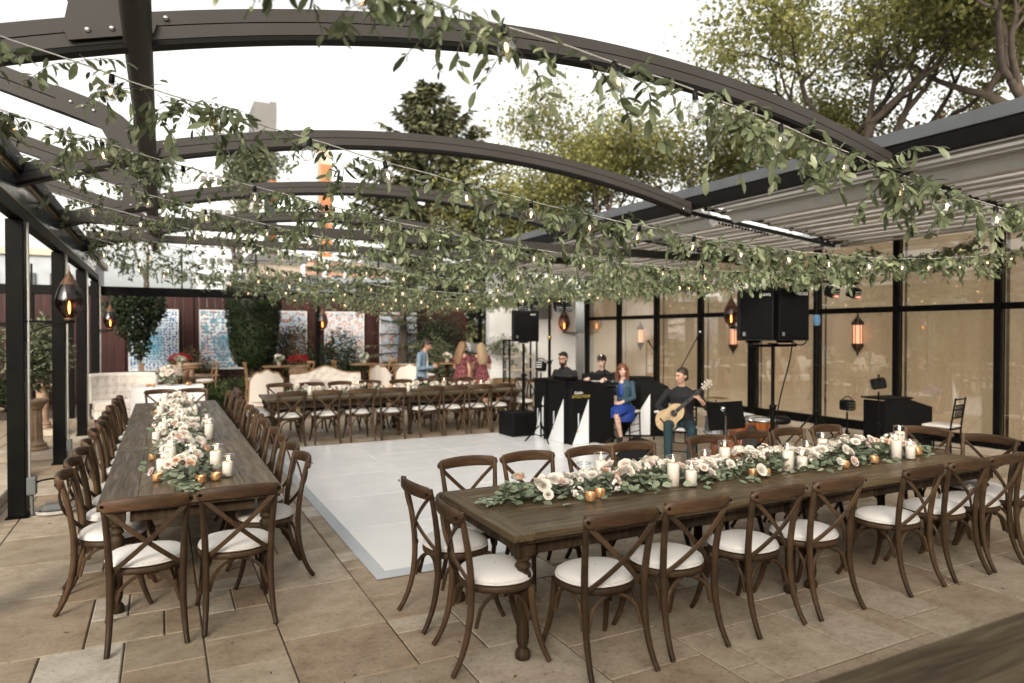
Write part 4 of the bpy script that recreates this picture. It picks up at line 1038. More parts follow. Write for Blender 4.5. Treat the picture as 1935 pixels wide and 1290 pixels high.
# ------------------------------------------------------------------ garden wall, murals
rw = thing('garden_fence', 'dark red boarded fence closing the garden behind the murals', 'fence', (0, 20.72, 0))
bd = B(-.0985, .0985, -.012, .012, 0, 2.95, 'red_siding', .004).mesh('board')
for k in range(116): link('board', bd, rw, (-14.2 + k * .2, R.uniform(-.003, .003), 0))
for x in (-4.0, -2.3, -.98, .66, 2.36, 4.0, 5.72, 7.4): B(-.10, .10, -.065, -.014, 0, 2.98, 'red_siding', .006).obj('pilaster', rw, (x, 0, 0))
B(-14.3, 9.0, -.06, .06, 2.955, 3.02, 'red_siding', .005).obj('cap_rail', rw)
B(-14.3, 9.0, .013, .06, .4, .5, 'red_siding').obj('back_rail', rw)
for i, (x, m, l) in enumerate(((-.21, 'mural_blue', 'blue and white tile mural behind the slim tree'), (1.50, 'mural_red', 'white tile mural with red blossoms beside the clipped hedge'), (3.18, 'mural_rust', 'rust and blue tile mural behind the lamp post shrubs'), (4.88, 'mural_pink', 'pink and blue arabesque tile mural beside the spruce'), (6.56, 'mural_rust', 'tile mural half hidden behind the spruce branches'))):
    t = thing('tile_mural', l, 'mural', (x, 20.64, 1.65), group='tile murals on the red fence')
    B(-.57, .57, -.02, .0, -.80, .80, m).obj('printed_panel', t); 
    for s in (-1, 1): B(s * .585 - .012, s * .585 + .012, -.028, .0, -.825, .825, 'white_print').obj('side_trim', t)
    for s in (-1, 1): B(-.572, .572, -.028, .0, s * .812 - .011, s * .812 + .011, 'white_print').obj('edge_trim', t)

# ------------------------------------------------------------------ foliage helpers
def blob_leaves(mb, c, r, n, l, w, rr, shell=.55, up=.2, cut=None):
    c = V(c)
    for k in range(n):
        d = V((rr.gauss(0, 1), rr.gauss(0, 1), rr.gauss(0, 1))).normalized()
        q = shell + (1 - shell) * rr.random() ** .6
        p = c + V((d.x * r[0], d.y * r[1], d.z * r[2])) * q
        if cut and not cut(p): continue
        dd = d + V((rr.gauss(0, .8), rr.gauss(0, .8), rr.gauss(up, .6))); nn = V((rr.gauss(0, .7), rr.gauss(0, .7), 1)) + d * .5
        s = rr.uniform(.7, 1.3); v, f = leaf_verts(p, dd, nn, l * s, w * s); mb.add(v, f, False)
def tree(name, label, base, h, spread, z0, leafmat, nleaf, seed, leaf=.15, lean=(0, 0), stems=3, bark='bark', group=None, levels=4, trunk_r=.16, cr=.55):
    rr = random.Random(seed); t = thing(name, label, 'tree', base, group=group)
    wood_ = MB().use(bark); lv = MB().use(leafmat); tips = []
    def grow(p, d, ln, r, lev):
        n = 5; pts = [p]; rs = [r]
        for k in range(n):
            d = (d + V((rr.gauss(0, .13), rr.gauss(0, .13), rr.gauss(.04, .08)))).normalized(); pts.append(pts[-1] + d * ln / n); rs.append(r * (1 - .42 * (k + 1) / n))
            if lev <= 2 and k >= 2: tips.append((pts[-1], lev))
        wood_.tube(pts, rs, 7 if lev > 2 else 5 if lev > 1 else 4, caps=False)
        if lev == 0: tips.append((pts[-1], 0)); return
        nb = rr.choice((2, 3, 3)) if lev > 1 else 3
        for b in range(nb):
            ax = V((rr.gauss(0, 1), rr.gauss(0, 1), rr.gauss(0, .5))).normalized(); a = rr.uniform(.35, .85)
            nd = (d * cos(a) + ax * sin(a)); nd.z = nd.z * .85 + .12
            nd.x *= spread; nd.y *= spread; nd.normalize()
            grow(pts[-1] if b < 2 else pts[-2], nd, ln * rr.uniform(.62, .85), rs[-1] * .78, lev - 1)
    tp = [V((0, 0, -.1)), V((lean[0] * .3, lean[1] * .3, z0 * .5)), V((lean[0], lean[1], z0))]
    wood_.tube(bez(tp, 6), [trunk_r * (1.25 - .35 * k / 6) for k in range(7)], 10, caps=False)
    for s in range(stems):
        a = 2 * pi * s / stems + rr.uniform(-.4, .4); grow(tp[-1], V((cos(a) * .45 * spread, sin(a) * .45 * spread, 1)).normalized(), (h - z0) * .30, trunk_r * .72, levels)
    wood_.obj('trunk', t, fix=False)
    for k in range(nleaf):
        p, lev = tips[rr.randrange(len(tips))]; q = p + V((rr.gauss(0, cr), rr.gauss(0, cr), rr.gauss(-.05, cr * .8))) * (.8 if lev == 0 else .55)
        d = V((rr.gauss(0, 1), rr.gauss(0, 1), rr.gauss(-.3, .7))); nn = V((rr.gauss(0, .8), rr.gauss(0, .8), 1)); s = rr.uniform(.65, 1.3)
        v, f = leaf_verts(q, d, nn, leaf * s, leaf * s * .3); lv.add(v, f, False)
    c = lv.obj('crown', t, fix=False); c['kind'] = 'stuff'
    return t
def spruce(name, label, base, h, r0, seed, z0=.8, group=None, dens=1.0, n=5200, needle=.2):
    rr = random.Random(seed); t = thing(name, label, 'tree', base, group=group)
    MB().use('bark').tube([(0, 0, -.1), (.03, 0, h * .5), (0, .03, h * .985)], [.22, .12, .015], 9, caps=False).obj('trunk', t)
    br = MB().use('bark'); lv = MB().use('spruce_needle')
    nw = int(h / .30)
    for w in range(nw):
        z = z0 + (h - z0) * (w + rr.random() * .6) / nw; u = (z - z0) / (h - z0)
        R_ = r0 * (1 - u) ** .82 * rr.uniform(.78, 1.15) + .12
        for b in range(rr.randint(5, 8)):
            a = rr.uniform(0, 6.28); L = R_ * rr.uniform(.65, 1.12); d = V((cos(a), sin(a), 0))
            up = .35 * u + .05; pts = [V((0, 0, z)) + d * (L * q) + V((0, 0, L * (up * q - .42 * (1 - u) * q * q + .18 * q ** 3))) for q in (0, .33, .66, 1)]
            br.tube(pts, [.022, .016, .010, .003], 4, caps=False)
            nn = int(L * 22 * dens) + 8
            for k in range(nn):
                q = .12 + .88 * rr.random() ** .75; i = min(2, int(q * 3)); p = pts[i].lerp(pts[i + 1], q * 3 - i)
                side = rr.choice((-1, 1)); e = V((-d.y, d.x, 0)) * side; dd = d * rr.uniform(.3, 1) + e * rr.uniform(.2, 1) + V((0, 0, rr.uniform(-.55, .3)))
                ln = needle * rr.uniform(.6, 1.4) * (1 - .35 * q)
                v, f = leaf_verts(p, dd, V((rr.gauss(0, .5), rr.gauss(0, .5), 1)), ln, ln * .16, .2); lv.add(v, f, False)
    br.obj('branches', t, fix=False)['kind'] = 'stuff'; c = lv.obj('crown', t, fix=False); c['kind'] = 'stuff'
def shrub(name, label, base, r, n, mat, seed, leaf=.06, cat='shrub', group=None, stem=True, h0=None, shape='blob'):
    rr = random.Random(seed); t = thing(name, label, cat, base, group=group)
    lv = MB().use(mat)
    h = h0 if h0 is not None else r[2] * .95
    if shape == 'blob':
        for k in range(7):
            o = V((rr.uniform(-.5, .5) * r[0], rr.uniform(-.5, .5) * r[1], h + rr.uniform(-.35, .45) * r[2])); blob_leaves(lv, o, [q * rr.uniform(.45, .7) for q in r], n // 7, leaf, leaf * .32, rr, .35, cut=lambda p: p.z > .01)
    else: blob_leaves(lv, (0, 0, h), r, n, leaf, leaf * .34, rr, .72)
    c = lv.obj('foliage', t, fix=False); c['kind'] = 'stuff'
    if stem:
        st = MB().use('bark')
        for k in range(5):
            a = rr.uniform(0, 6.28); st.tube(bez([(0, 0, -.02), (cos(a) * r[0] * .2, sin(a) * r[1] * .2, h * .5), (cos(a) * r[0] * .5, sin(a) * r[1] * .5, h * 1.1)], 4), [.018, .015, .012, .009, .005], 5, caps=False)
        st.obj('stems', t, fix=False)['kind'] = 'stuff'
    return t
# trees beyond the terrace
tree('broadleaf_tree', 'large yellow-green multi-stem tree above the pleated canopy', (16.6, 12.2, 0), 12.8, 1.3, 5.2, 'tree_leaf', 31000, 1, leaf=.13, stems=5, group='trees beyond the terrace', levels=4, trunk_r=.26, cr=.48)
tree('broadleaf_tree', 'yellow-green tree filling the gap behind the second arch end', (16.6, 18.2, 0), 11.8, 1.35, 3.6, 'tree_leaf', 26000, 6, leaf=.135, stems=4, group='trees beyond the terrace', trunk_r=.22, cr=.6)
tree('broadleaf_tree', 'light green airy tree rising behind the roof beam', (14.6, 21.5, 0), 11.2, 1.2, 3.6, 'tree_leaf', 25000, 2, leaf=.14, stems=4, group='trees beyond the terrace', trunk_r=.22, cr=.6)
tree('broadleaf_tree', 'lower light green tree between spruce and roof beam', (12.6, 24.5, 0), 9.0, 1.3, 2.8, 'tree_leaf', 24000, 3, leaf=.15, stems=4, group='trees beyond the terrace', trunk_r=.2, cr=.65)
tree('dark_tree', 'dark leaved tree in the top corner above the canopy', (17.2, 7.6, 0), 13.4, 1.25, 5.4, 'dark_tree_leaf', 15000, 4, leaf=.13, stems=4, group='trees beyond the terrace', trunk_r=.26, cr=.5)
tree('autumn_tree', 'rust coloured low tree peeking over the roof flashing', (23.6, 12.4, 0), 9.6, 1.3, 3.0, 'autumn_leaf', 12000, 5, leaf=.22, stems=4, group='trees beyond the terrace', trunk_r=.2, cr=.7)
spruce('spruce_tree', 'tall dark spruce standing behind the red fence', (10.2, 27.5, 0), 12.4, 6.4, 8, z0=1.0, needle=.5, dens=2.6)
spruce('small_spruce', 'small spruce with drooping boughs in front of the murals', (6.3, 19.4, 0), 4.0, 1.75, 9, z0=.7, dens=1.6, needle=.17)
tree('poplar_tree', 'slim olive green tree in front of the far towers', (3.0, 34, 0), 12.0, .35, 4.0, 'olive_leaf', 4200, 12, leaf=.22, stems=3, trunk_r=.14, cr=.45, levels=3)
tree('poplar_tree', 'thin green tree beside the pipe purlin far away', (-.6, 33, 0), 10.5, .4, 4.0, 'garden_leaf', 2600, 13, leaf=.2, stems=2, trunk_r=.12, cr=.45, levels=3)
# garden planting
def standard_tree():
    rr = random.Random(31); t = thing('standard_tree', 'slim pale-trunked tree with dark crown before the blue mural', 'tree', (-.52, 19.0, 0))
    MB().use('pale_bark').tube([(0, 0, -.05), (.02, 0, 1.0), (-.03, 0, 2.0)], [.05, .042, .03], 9).obj('trunk', t)
    lv = MB().use('hedge_leaf')
    for c, r, n in (((-.05, 0, 2.25), (.55, .5, .62), 2600), ((.25, 0, 2.5), (.4, .4, .4), 1100), ((-.42, .1, 2.45), (.35, .35, .4), 900), ((0, 0, 1.55), (.26, .24, .34), 600)): blob_leaves(lv, c, r, n, .085, .03, rr, .3)
    lv.obj('crown', t, fix=False)['kind'] = 'stuff'
standard_tree()
def clipped_hedge():
    rr = random.Random(32); t = thing('clipped_hedge_tree', 'dense dark clipped evergreen column standing before the murals', 'hedge tree', (2.08, 18.7, 0))
    MB().use('bark').tube([(0, 0, -.05), (0, 0, 1.2)], [.09, .07], 9).obj('trunk', t)
    core = MB().use('hedge_leaf'); prof = [(.02, .95), (.34, 1.02), (.45, 1.25), (.52, 1.7), (.58, 2.3), (.60, 2.8), (.5, 3.05), (.02, 3.12)]; core.lathe(prof, 18); core.obj('core', t)
    lv = MB().use('hedge_leaf')
    for k in range(8500):
        i = rr.choices(range(len(prof) - 1), [abs(b[1] - a[1]) + abs(b[0] - a[0]) for a, b in zip(prof, prof[1:])])[0]; u = rr.random(); a = rr.uniform(0, 6.28)
        r = prof[i][0] * (1 - u) + prof[i + 1][0] * u; z = prof[i][1] * (1 - u) + prof[i + 1][1] * u; d = V((cos(a), sin(a), 0)); p = d * (r * rr.uniform(.97, 1.12)) + V((0, 0, z + rr.uniform(-.02, .04)))
        v, f = leaf_verts(p, d + V((rr.gauss(0, .6), rr.gauss(0, .6), rr.gauss(.2, .6))), V((rr.gauss(0, .6), rr.gauss(0, .6), 1)), rr.uniform(.06, .10), .022); lv.add(v, f, False)
    lv.obj('foliage', t, fix=False)['kind'] = 'stuff'
clipped_hedge()
GS = 'garden shrubs'
shrub('rust_shrub', 'rust and green bush behind the stone fountain', (.95, 19.7, 0), (.62, .5, .75), 2400, 'rust_leaf', 41, group=GS)
shrub('low_shrub', 'low bright green bush beside the white sweetheart table', (1.05, 17.0, 0), (.5, .45, .42), 2200, 'garden_leaf', 42, group=GS)
shrub('low_shrub', 'low green bush below the clipped hedge', (1.75, 17.9, 0), (.55, .5, .45), 2000, 'garden_leaf', 43, group=GS)
shrub('leafy_shrub', 'tall loose shrub with rusty tips beside the lamp post', (3.0, 19.2, 0), (.8, .6, 1.15), 3600, 'rust_leaf', 44, group=GS, leaf=.07)
shrub('leafy_shrub', 'tall dark green shrub behind the tufted settee', (3.95, 18.6, 0), (.75, .6, 1.0), 3600, 'hedge_leaf', 45, group=GS, leaf=.07)
shrub('leafy_shrub', 'green shrub growing before the pink mural', (4.7, 19.4, 0), (.6, .5, .85), 2600, 'garden_leaf', 46, group=GS)
shrub('leafy_shrub', 'dark shrub filling the gap beside the white wall', (7.5, 19.5, 0), (1.0, .7, 1.5), 5200, 'hedge_leaf', 47, group=GS, leaf=.08)
shrub('leafy_shrub', 'olive green shrub behind the two women', (6.9, 18.3, 0), (.7, .5, 1.0), 3000, 'olive_leaf', 48, group=GS, leaf=.07)
shrub('hedge_row', 'dark low hedge along the foot of the fence', (-3.4, 19.6, 0), (1.7, .5, .6), 4200, 'hedge_leaf', 49, group=GS, leaf=.07)
# stone urns and fountain
def urn(name, label, base, s=1.0, flowers=None, seed=1, mat='stone_urn', plinth=True):
    t = thing(name, label, 'urn', base)
    prof = [(.17, 0), (.17, .05), (.10, .09), (.075, .16), (.09, .22), (.19, .30), (.25, .42), (.26, .50), (.235, .56), (.27, .60), (.29, .63), (.27, .65), (.22, .63), (.18, .58), (.001, .56)]
    z = .42 if plinth else 0
    MB().use(mat).lathe([(r * s, z + q * s) for r, q in prof], 20).obj('bowl', t)
    if plinth: B(-.2 * s, .2 * s, -.2 * s, .2 * s, 0, z - .001, mat, .012).obj('plinth', t)
    if flowers:
        rr = random.Random(seed); lv = MB().use('garden_leaf'); blob_leaves(lv, (0, 0, z + .68 * s), (.26 * s, .26 * s, .14 * s), 500, .06, .022, rr, .3); lv.obj('leaves', t, fix=False)['kind'] = 'stuff'
        fl = MB().use(flowers); blob_leaves(fl, (0, 0, z + .78 * s), (.27 * s, .27 * s, .13 * s), 700, .035, .016, rr, .6, cut=lambda p: p.z > z + .72 * s); fl.obj('blossoms', t, fix=False)['kind'] = 'stuff'
    return t
urn('flower_urn', 'stone urn with red geraniums before the blue mural', (.38, 18.6, 0), 1.0, 'red_petal', 3)
urn('flower_urn', 'stone urn with red flowers behind the wing chair', (3.05, 17.75, 0), .95, 'red_petal', 4)
urn('stone_urn', 'empty stone urn behind the back table', (5.1, 17.7, 0), .9)
t = thing('stone_fountain', 'round stone basin fountain behind the sweetheart bouquet', 'fountain', (.62, 18.0, 0))
MB().use('stone_urn').lathe([(.32, 0), (.34, .1), (.16, .16), (.12, .5), (.2, .62), (.58, .76), (.62, .82), (.58, .83), (.45, .76), (.001, .74)], 24).obj('basin', t)
MB().use('stone_urn').lathe([(.07, .74), (.05, .95), (.12, 1.02), (.28, 1.1), (.26, 1.12), (.001, 1.08)], 18).obj('upper_bowl', t)
pp = thing('painted_planter', 'low painted pot with rosy pattern behind the back table', 'planter', (5.85, 17.6, 0))
MB().use('mural_rust').lathe([(.22, 0), (.24, .05), (.3, .75), (.36, .95), (.38, 1.0), (.34, 1.0), (.3, .95), (.001, .94)], 20).obj('pot', pp)
MB().use('stone_urn').lathe([(.386, .96), (.40, .985), (.386, 1.012), (.37, 1.012)], 20, caps=False).obj('rim', pp)
# olive bushes on stone pedestals past the posts
def pedestal(name, label, base, h, r, fluted=True, plinth=True, top=.0):
    t = thing(name, label, 'pedestal', base); z = 0
    if plinth: B(-.36, .36, -.36, .36, .001, .11, 'pale_stone', .01).obj('plinth', t); z = .111
    mb = MB().use('stone_urn'); n = 24
    prof = [(r * 1.5, z), (r * 1.55, z + .03), (r * 1.35, z + .06), (r * 1.4, z + .09), (r * 1.08, z + .12), (r, z + .16), (r * .94, h - .16), (r * 1.1, h - .12), (r * 1.15, h - .09), (r * 1.5, h - .05), (r * 1.62 + top, h - .02), (r * 1.6 + top, h)]
    vs = []
    for (rr_, zz) in prof:
        for k in range(n):
            a = 2 * pi * k / n; q = rr_ * (1 - (.06 if fluted and z + .13 < zz < h - .13 and k % 2 else 0)); vs.append((q * cos(a), q * sin(a), zz))
    fs = [(i * n + k, i * n + (k + 1) % n, (i + 1) * n + (k + 1) % n, (i + 1) * n + k) for i in range(len(prof) - 1) for k in range(n)]
    mb.add(vs, fs, False); mb.add(vs[-n:], [tuple(range(n))]); mb.obj('column', t)
pedestal('stone_pedestal', 'fluted stone column pedestal between the first two black posts', (-1.72, 12.2, 0), .86, .13)
pedestal('stone_pedestal', 'slender stone pedestal table past the second black post', (-1.95, 14.9, 0), .92, .10, False, top=.16)
pedestal('stone_pedestal', 'round stone table cut by the picture edge', (-2.35, 10.6, 0), .88, .16, False, top=.3)
GO = 'olive bushes past the posts'
shrub('olive_bush', 'olive bush in front of the first black post at the picture edge', (-2.35, 10.6, .88), (.55, .5, .55), 1500, 'olive_leaf', 61, leaf=.09, group=GO, h0=.62)
shrub('olive_bush', 'bushy olive on the fluted column between the posts', (-1.72, 12.2, .86), (.48, .45, .6), 1700, 'olive_leaf', 62, leaf=.085, group=GO, h0=.62)
shrub('olive_bush', 'olive bush on the slender pedestal past the second post', (-1.95, 14.9, .92), (.5, .45, .5), 1500, 'olive_leaf', 63, leaf=.085, group=GO, h0=.55)
t = thing('planter_kerb', 'low stone kerb beside the first black post', 'kerb', (-1.85, 8.6, 0)); B(-.32, .32, -.9, 1.1, .001, .12, 'pale_stone', .012).obj('kerb_block', t); B(-.3, .3, 1.11, 2.2, .001, .11, 'pale_stone', .012).obj('kerb_block', t)
MB().use('stone_urn').lathe([(.16, .122), (.2, .16), (.17, .22), (.001, .24)], 16, c=(.12, -.55, 0)).obj('column_base', t)
# power cable on the floor by the first post
t = thing('cable_reel', 'coiled cable and grey transformer on the floor by the first post', 'power supply', (-.98, 8.32, 0))
B(-.12, .12, -.09, .09, .025, .105, 'grey_plastic', .03).obj('transformer', t)
MB().use('white_cable').tube([(cos(a) * .17, sin(a) * .12, .012 + .002 * a) for a in [k * .35 for k in range(36)]], .011, 6).obj('white_coil', t)
MB().use('black_satin').tube(bez([(.1, 0, .1), (.32, .05, .22), (.1, .1, .42), (-.18, -.05, .34)], 12), .010, 6).obj('black_cable', t)

# ------------------------------------------------------------------ lounge furniture
def tufts(mb, fn, nu, nv):
    for j in range(nv):
        for i in range(nu):
            u = (i + .5 + (.5 if j % 2 else 0)) / (nu + .5); p = fn(u, (j + .6) / (nv + .3)); mb.ell(p, .013, 6, 4)
def sofa():
    t = thing('tufted_sofa', 'cream tufted sofa with rolled back at the far post', 'sofa', (-.70, 16.05, 0), .14)
    def back(u, v):  # u along, v up
        a = (u - .5) * 2; x = a * .58; y = .34 - .22 * a * a
        z = .42 + .53 * v; y += .11 * v * v + .03 * sin(v * 3)
        d = .026 * abs(sin(u * 22) * sin(v * 11)); return V((x * (1 + .04 * v), y - d, z))
    mb = MB().use('cream_fabric'); mb.grid(back, 44, 18); mb.grid(lambda u, v: back(1 - u, v) + V((0, .10 + .02 * sin(v * 3), 0)), 30, 8)
    mb.tube([back(i / 24, 1) + V((0, .055, -.005)) for i in range(25)], .066, 10)
    for u in (0, 1): mb.tube([back(u, v) + V((0, .05, 0)) for v in (0, .25, .5, .75, 1)], .058, 10)
    mb.obj('backrest', t)
    b = MB().use('upholstery'); tufts(b, lambda u, v: back(u, v) + V((0, -.014, 0)), 8, 4); b.obj('buttons', t)['kind'] = 'stuff'
    MB().use('cream_fabric').bbox(-.55, .55, -.42, .28, .30, .47, .03).obj('seat_cushion', t); MB().use('cream_fabric').bbox(-.56, .56, -.43, .30, .14, .299, .015).obj('base', t)
    for sx in (-1, 1):
        for sy in (-1, 1): MB().use('chair_wood').lathe([(.014, .001), (.024, .139)], 8, c=(sx * .5, sy * .3 - .05, 0)).obj('foot', t)
sofa()
def settee():
    t = thing('camelback_settee', 'pale tufted camelback settee with carved wood frame behind the back table', 'settee', (3.35, 15.6, 0), .03)
    top = lambda u: .90 + .16 * math.exp(-((u - .5) / .2) ** 2) 
    def back(u, v): return V((-.80 + 1.6 * u, .25 + .08 * v + .10 * (-(u - .5) ** 2), .45 + (top(u) - .45) * v)) - V((0, .018 * sin(u * 44) * sin(v * 17), 0))
    mb = MB().use('cream_fabric'); mb.grid(back, 44, 12); mb.grid(lambda u, v: back(1 - u, v) + V((0, .07, 0)), 20, 6); mb.obj('backrest', t)
    MB().use('pale_wood').tube([back(i / 30, 1) + V((0, .035, .008)) for i in range(31)], .026, 8).obj('crest_rail', t)
    b = MB().use('upholstery'); tufts(b, lambda u, v: back(u, v) + V((0, -.012, 0)), 10, 3); b.obj('buttons', t)['kind'] = 'stuff'
    MB().use('cream_fabric').bbox(-.8, .8, -.36, .26, .30, .47, .03).obj('seat_cushion', t); MB().use('pale_wood').bbox(-.82, .82, -.38, .3, .22, .299, .01).obj('seat_rail', t)
    for s in (-1, 1):
        MB().use('pale_wood').tube(bez([(s * .82, .28, .72), (s * .86, -.05, .72), (s * .86, -.3, .66), (s * .82, -.33, .3)], 10), .024, 8).obj('arm', t)
        for yy in (-.32, .25): MB().use('pale_wood').tube(bez([(s * .76, yy, .219), (s * .80, yy - .03, .12), (s * .76, yy, .001)], 6), [.028, .026, .022, .019, .017, .016, .018], 8).obj('leg', t)
    for x, c, nm in ((-.52, 'cream_fabric', 'pale'), (-.3, 'upholstery', 'taupe'), (.56, 'cream_fabric', 'pale')):
        p = MB().use(c); p.ell((0, 0, 0), (.22, .075, .17), 14, 8); o = p.obj('throw_pillow', None, (3.35 + x, 15.68, .648), (-.25, .12 if x < 0 else -.15, 0))
        tag(o, {-.52: 'pale pillow at the wing chair end of the settee', -.3: 'taupe lumbar pillow on the settee', .56: 'pale pillow at the far end of the settee'}[x], 'pillow', 'pillows on the settee')
settee()
def wing(loc, rz, label):
    t = thing('wing_chair', label, 'armchair', loc, rz, group='pink wing chairs')
    def prof(u): return .30 + .75 * (1 - abs(2 * u - 1) ** 2.2 * .22 + .03 * cos((2 * u - 1) * 9.))
    def back(u, v):
        a = (u - .5) * 2; return V((a * .34 * (1 - .06 * v), .30 + .10 * v - .10 * a * a, .42 + (prof(u) - .42) * v))
    mb = MB().use('cream_fabric'); mb.grid(back, 20, 10); mb.grid(lambda u, v: back(1 - u, v) + V((0, .06, 0)), 20, 10); mb.obj('backrest', t)
    MB().use('pale_wood').tube([back(0, v) + V((0, .03, 0)) for v in (0, .33, .66)] + [back(i / 20, 1) + V((0, .03, .01)) for i in range(21)] + [back(1, v) + V((0, .03, 0)) for v in (.66, .33, 0)], .024, 8).obj('carved_frame', t)
    MB().use('cream_fabric').bbox(-.33, .33, -.34, .28, .30, .46, .03).obj('seat_cushion', t); MB().use('pale_wood').bbox(-.34, .34, -.35, .3, .23, .299, .01).obj('seat_rail', t)
    for s in (-1, 1):
        MB().use('pale_wood').tube(bez([(s * .34, .27, .68), (s * .37, 0, .70), (s * .37, -.3, .66), (s * .34, -.3, .3)], 8), .024, 8).obj('arm', t)
        for yy in (-.3, .25): MB().use('pale_wood').tube(bez([(s * .3, yy, .229), (s * .34, yy - .03, .12), (s * .3, yy, .001)], 5), .02, 8).obj('leg', t)
wing((1.93, 15.2, 0), pi * .98, 'pale wing chair with carved frame at the end of the back table'); wing((4.75, 15.6, 0), .5, 'pale wing chair beside the man in the blue jacket'); wing((5.3, 15.75, 0), -.3, 'pale wing chair hidden behind the man in the blue jacket')
# sweetheart table
t = thing('sweetheart_table', 'small table under a white floor-length cloth by the sofa', 'table', (.10, 15.85, 0))
def cloth(u, v):
    s = 4 * u; k = int(s) % 4; f = s - int(s); cs = [(-.66, -.36), (.66, -.36), (.66, .36), (-.66, .36)]
    a, b = cs[k], cs[(k + 1) % 4]; x, y = a[0] + (b[0] - a[0]) * f, a[1] + (b[1] - a[1]) * f
    o = 1 + .09 * v * (1 + .45 * sin(u * 75) + .3 * sin(u * 31)); return V((x * (1 + (o - 1) * .55), y * o, .745 - .735 * v))
mb = MB().use('linen_white').grid(cloth, 160, 8); mb.add([(-.66, -.36, .745), (.66, -.36, .745), (.66, .36, .745), (-.66, .36, .745)], [(0, 1, 2, 3)], False); mb.obj('tablecloth', t, fix=False)
B(-.64, .64, -.34, .34, .70, .742, 'pale_wood').obj('table_top', t)
for sx in (-1, 1):
    for sy in (-1, 1): B(sx * .58 - .025, sx * .58 + .025, sy * .28 - .025, sy * .28 + .025, .001, .699, 'pale_wood').obj('leg', t)
def bouquet(name, label, loc, r, n, seed, vase=True, cat='bouquet', group=None):
    rr = random.Random(seed); t = thing(name, label, cat, loc, group=group)
    if vase: MB().use('pale_stone').lathe([(.03, 0), (.045, .01), (.05, .06), (.04, .11), (.055, .13), (.04, .13), (.001, .10)], 14).obj('vase', t)
    lv = MB().use('eucalyptus'); zc = (.12 if vase else .03) + r * .5
    blob_leaves(lv, (0, 0, zc), (r, r, r * .75), int(60 + n * 5), .06, .02, rr, .3); lv.obj('leaves', t, fix=False)['kind'] = 'stuff'
    for k in range(n):
        ph = math.acos(rr.uniform(-.1, 1)); a = rr.uniform(0, 6.28); d = V((sin(ph) * cos(a), sin(ph) * sin(a), cos(ph))); nm, me = ROSES[rr.choice((0, 0, 2, 5, 5, 6, 7, 1))]
        o = link(nm, me, t, V((d.x * r, d.y * r, d.z * r * .8 + zc))); o.rotation_euler = d.to_track_quat('Z', 'Y').to_euler(); o.scale = (rr.uniform(.9, 1.25),) * 3
bouquet('bouquet', 'large domed white bouquet on the sweetheart table', (.12, 15.85, .746), .22, 46, 71)
for i, (x, y) in enumerate(((-.28, 15.7), (-.18, 15.62), (-.2, 15.78), (.46, 15.72), (.5, 15.84))): votive(x, y, f'votive candle cup on the white sweetheart table, {ORD[i]} from the sofa side', 'votives on the sweetheart table', .747)
# bar-height tables and stools in the garden
def make_stool():
    t = thing('bar_stool', '', 'stool')
    MB().use('cushion').lathe([(.17, .735), (.19, .74), (.2, .755), (.18, .785), (.1, .795), (.001, .797)], 18).obj('seat_cushion', t); MB().use('pale_wood').lathe([(.19, .70), (.2, .71), (.2, .734), (.18, .734)], 18).obj('seat_frame', t)
    for s in (-1, 1):
        MB().use('pale_wood').tube(bez([(s * .2, -.24, .001), (s * .16, -.17, .4), (s * .165, -.16, .8), (s * .19, -.24, 1.14)], 8), .017, 7).obj('back_leg', t)
        MB().use('pale_wood').tube([(s * .2, .2, .001), (s * .155, .14, .70)], .017, 7).obj('front_leg', t)
        MB().use('pale_wood').bar([(s * .18, -.23, 1.09), (0, -.235, .92), (-s * .15, -.17, .74)], .022, .010, up=(0, -1, 0)).obj('cross_slat', t)
    MB().use('pale_wood').bar([(-.21, -.22, 1.13), (0, -.27, 1.14), (.21, -.22, 1.13)], .03, .055).obj('top_rail', t)
    MB().use('pale_wood').tube([(cos(a) * .2, sin(a) * .19, .28) for a in [k * pi / 8 for k in range(16)]], .010, 6, closed=True).obj('foot_ring', t)
    return t
ST = make_stool(); st_used = [0]
def stool(x, y, rz, label):
    o = ST if not st_used[0] else copy_tree(ST); st_used[0] = 1
    o.location = (x, y, .001); o.rotation_euler = (0, 0, rz); o['label'] = label; o['group'] = 'bar stools in the garden'
HT = []
for i, (x, y, l) in enumerate(((.35, 17.1, 'tall round table behind the sweetheart table'), (2.45, 16.9, 'tall round table behind the wing chair'), (4.55, 17.1, 'tall round table behind the settee'), (6.6, 16.6, 'tall round table behind the two women'))):
    t = thing('bar_table', l, 'table', (x, y, 0), group='bar-height tables in the garden')
    MB().use('pale_wood').lathe([(.001, 1.03), (.36, 1.03), (.38, 1.04), (.38, 1.06), (.36, 1.065), (.001, 1.065)], 26).obj('table_top', t); MB().use('chair_wood').lathe([(.24, .001), (.25, .02), (.08, .06), (.045, .1), (.05, .5), (.04, .95), (.12, 1.029)], 14).obj('pedestal', t)
    bouquet('posy', 'small white posy on the ' + l, (x, y, 1.066), .085, 9, 80 + i, cat='bouquet', group='posies on the tall tables')
    near_ = l.replace('tall round table ', '')
    stool(x - .52, y + .1, -pi / 2, f'bar stool on the post side of the tall table {near_}'); stool(x + .5, y - .12, pi / 2 + .2, f'bar stool on the wall side of the tall table {near_}')
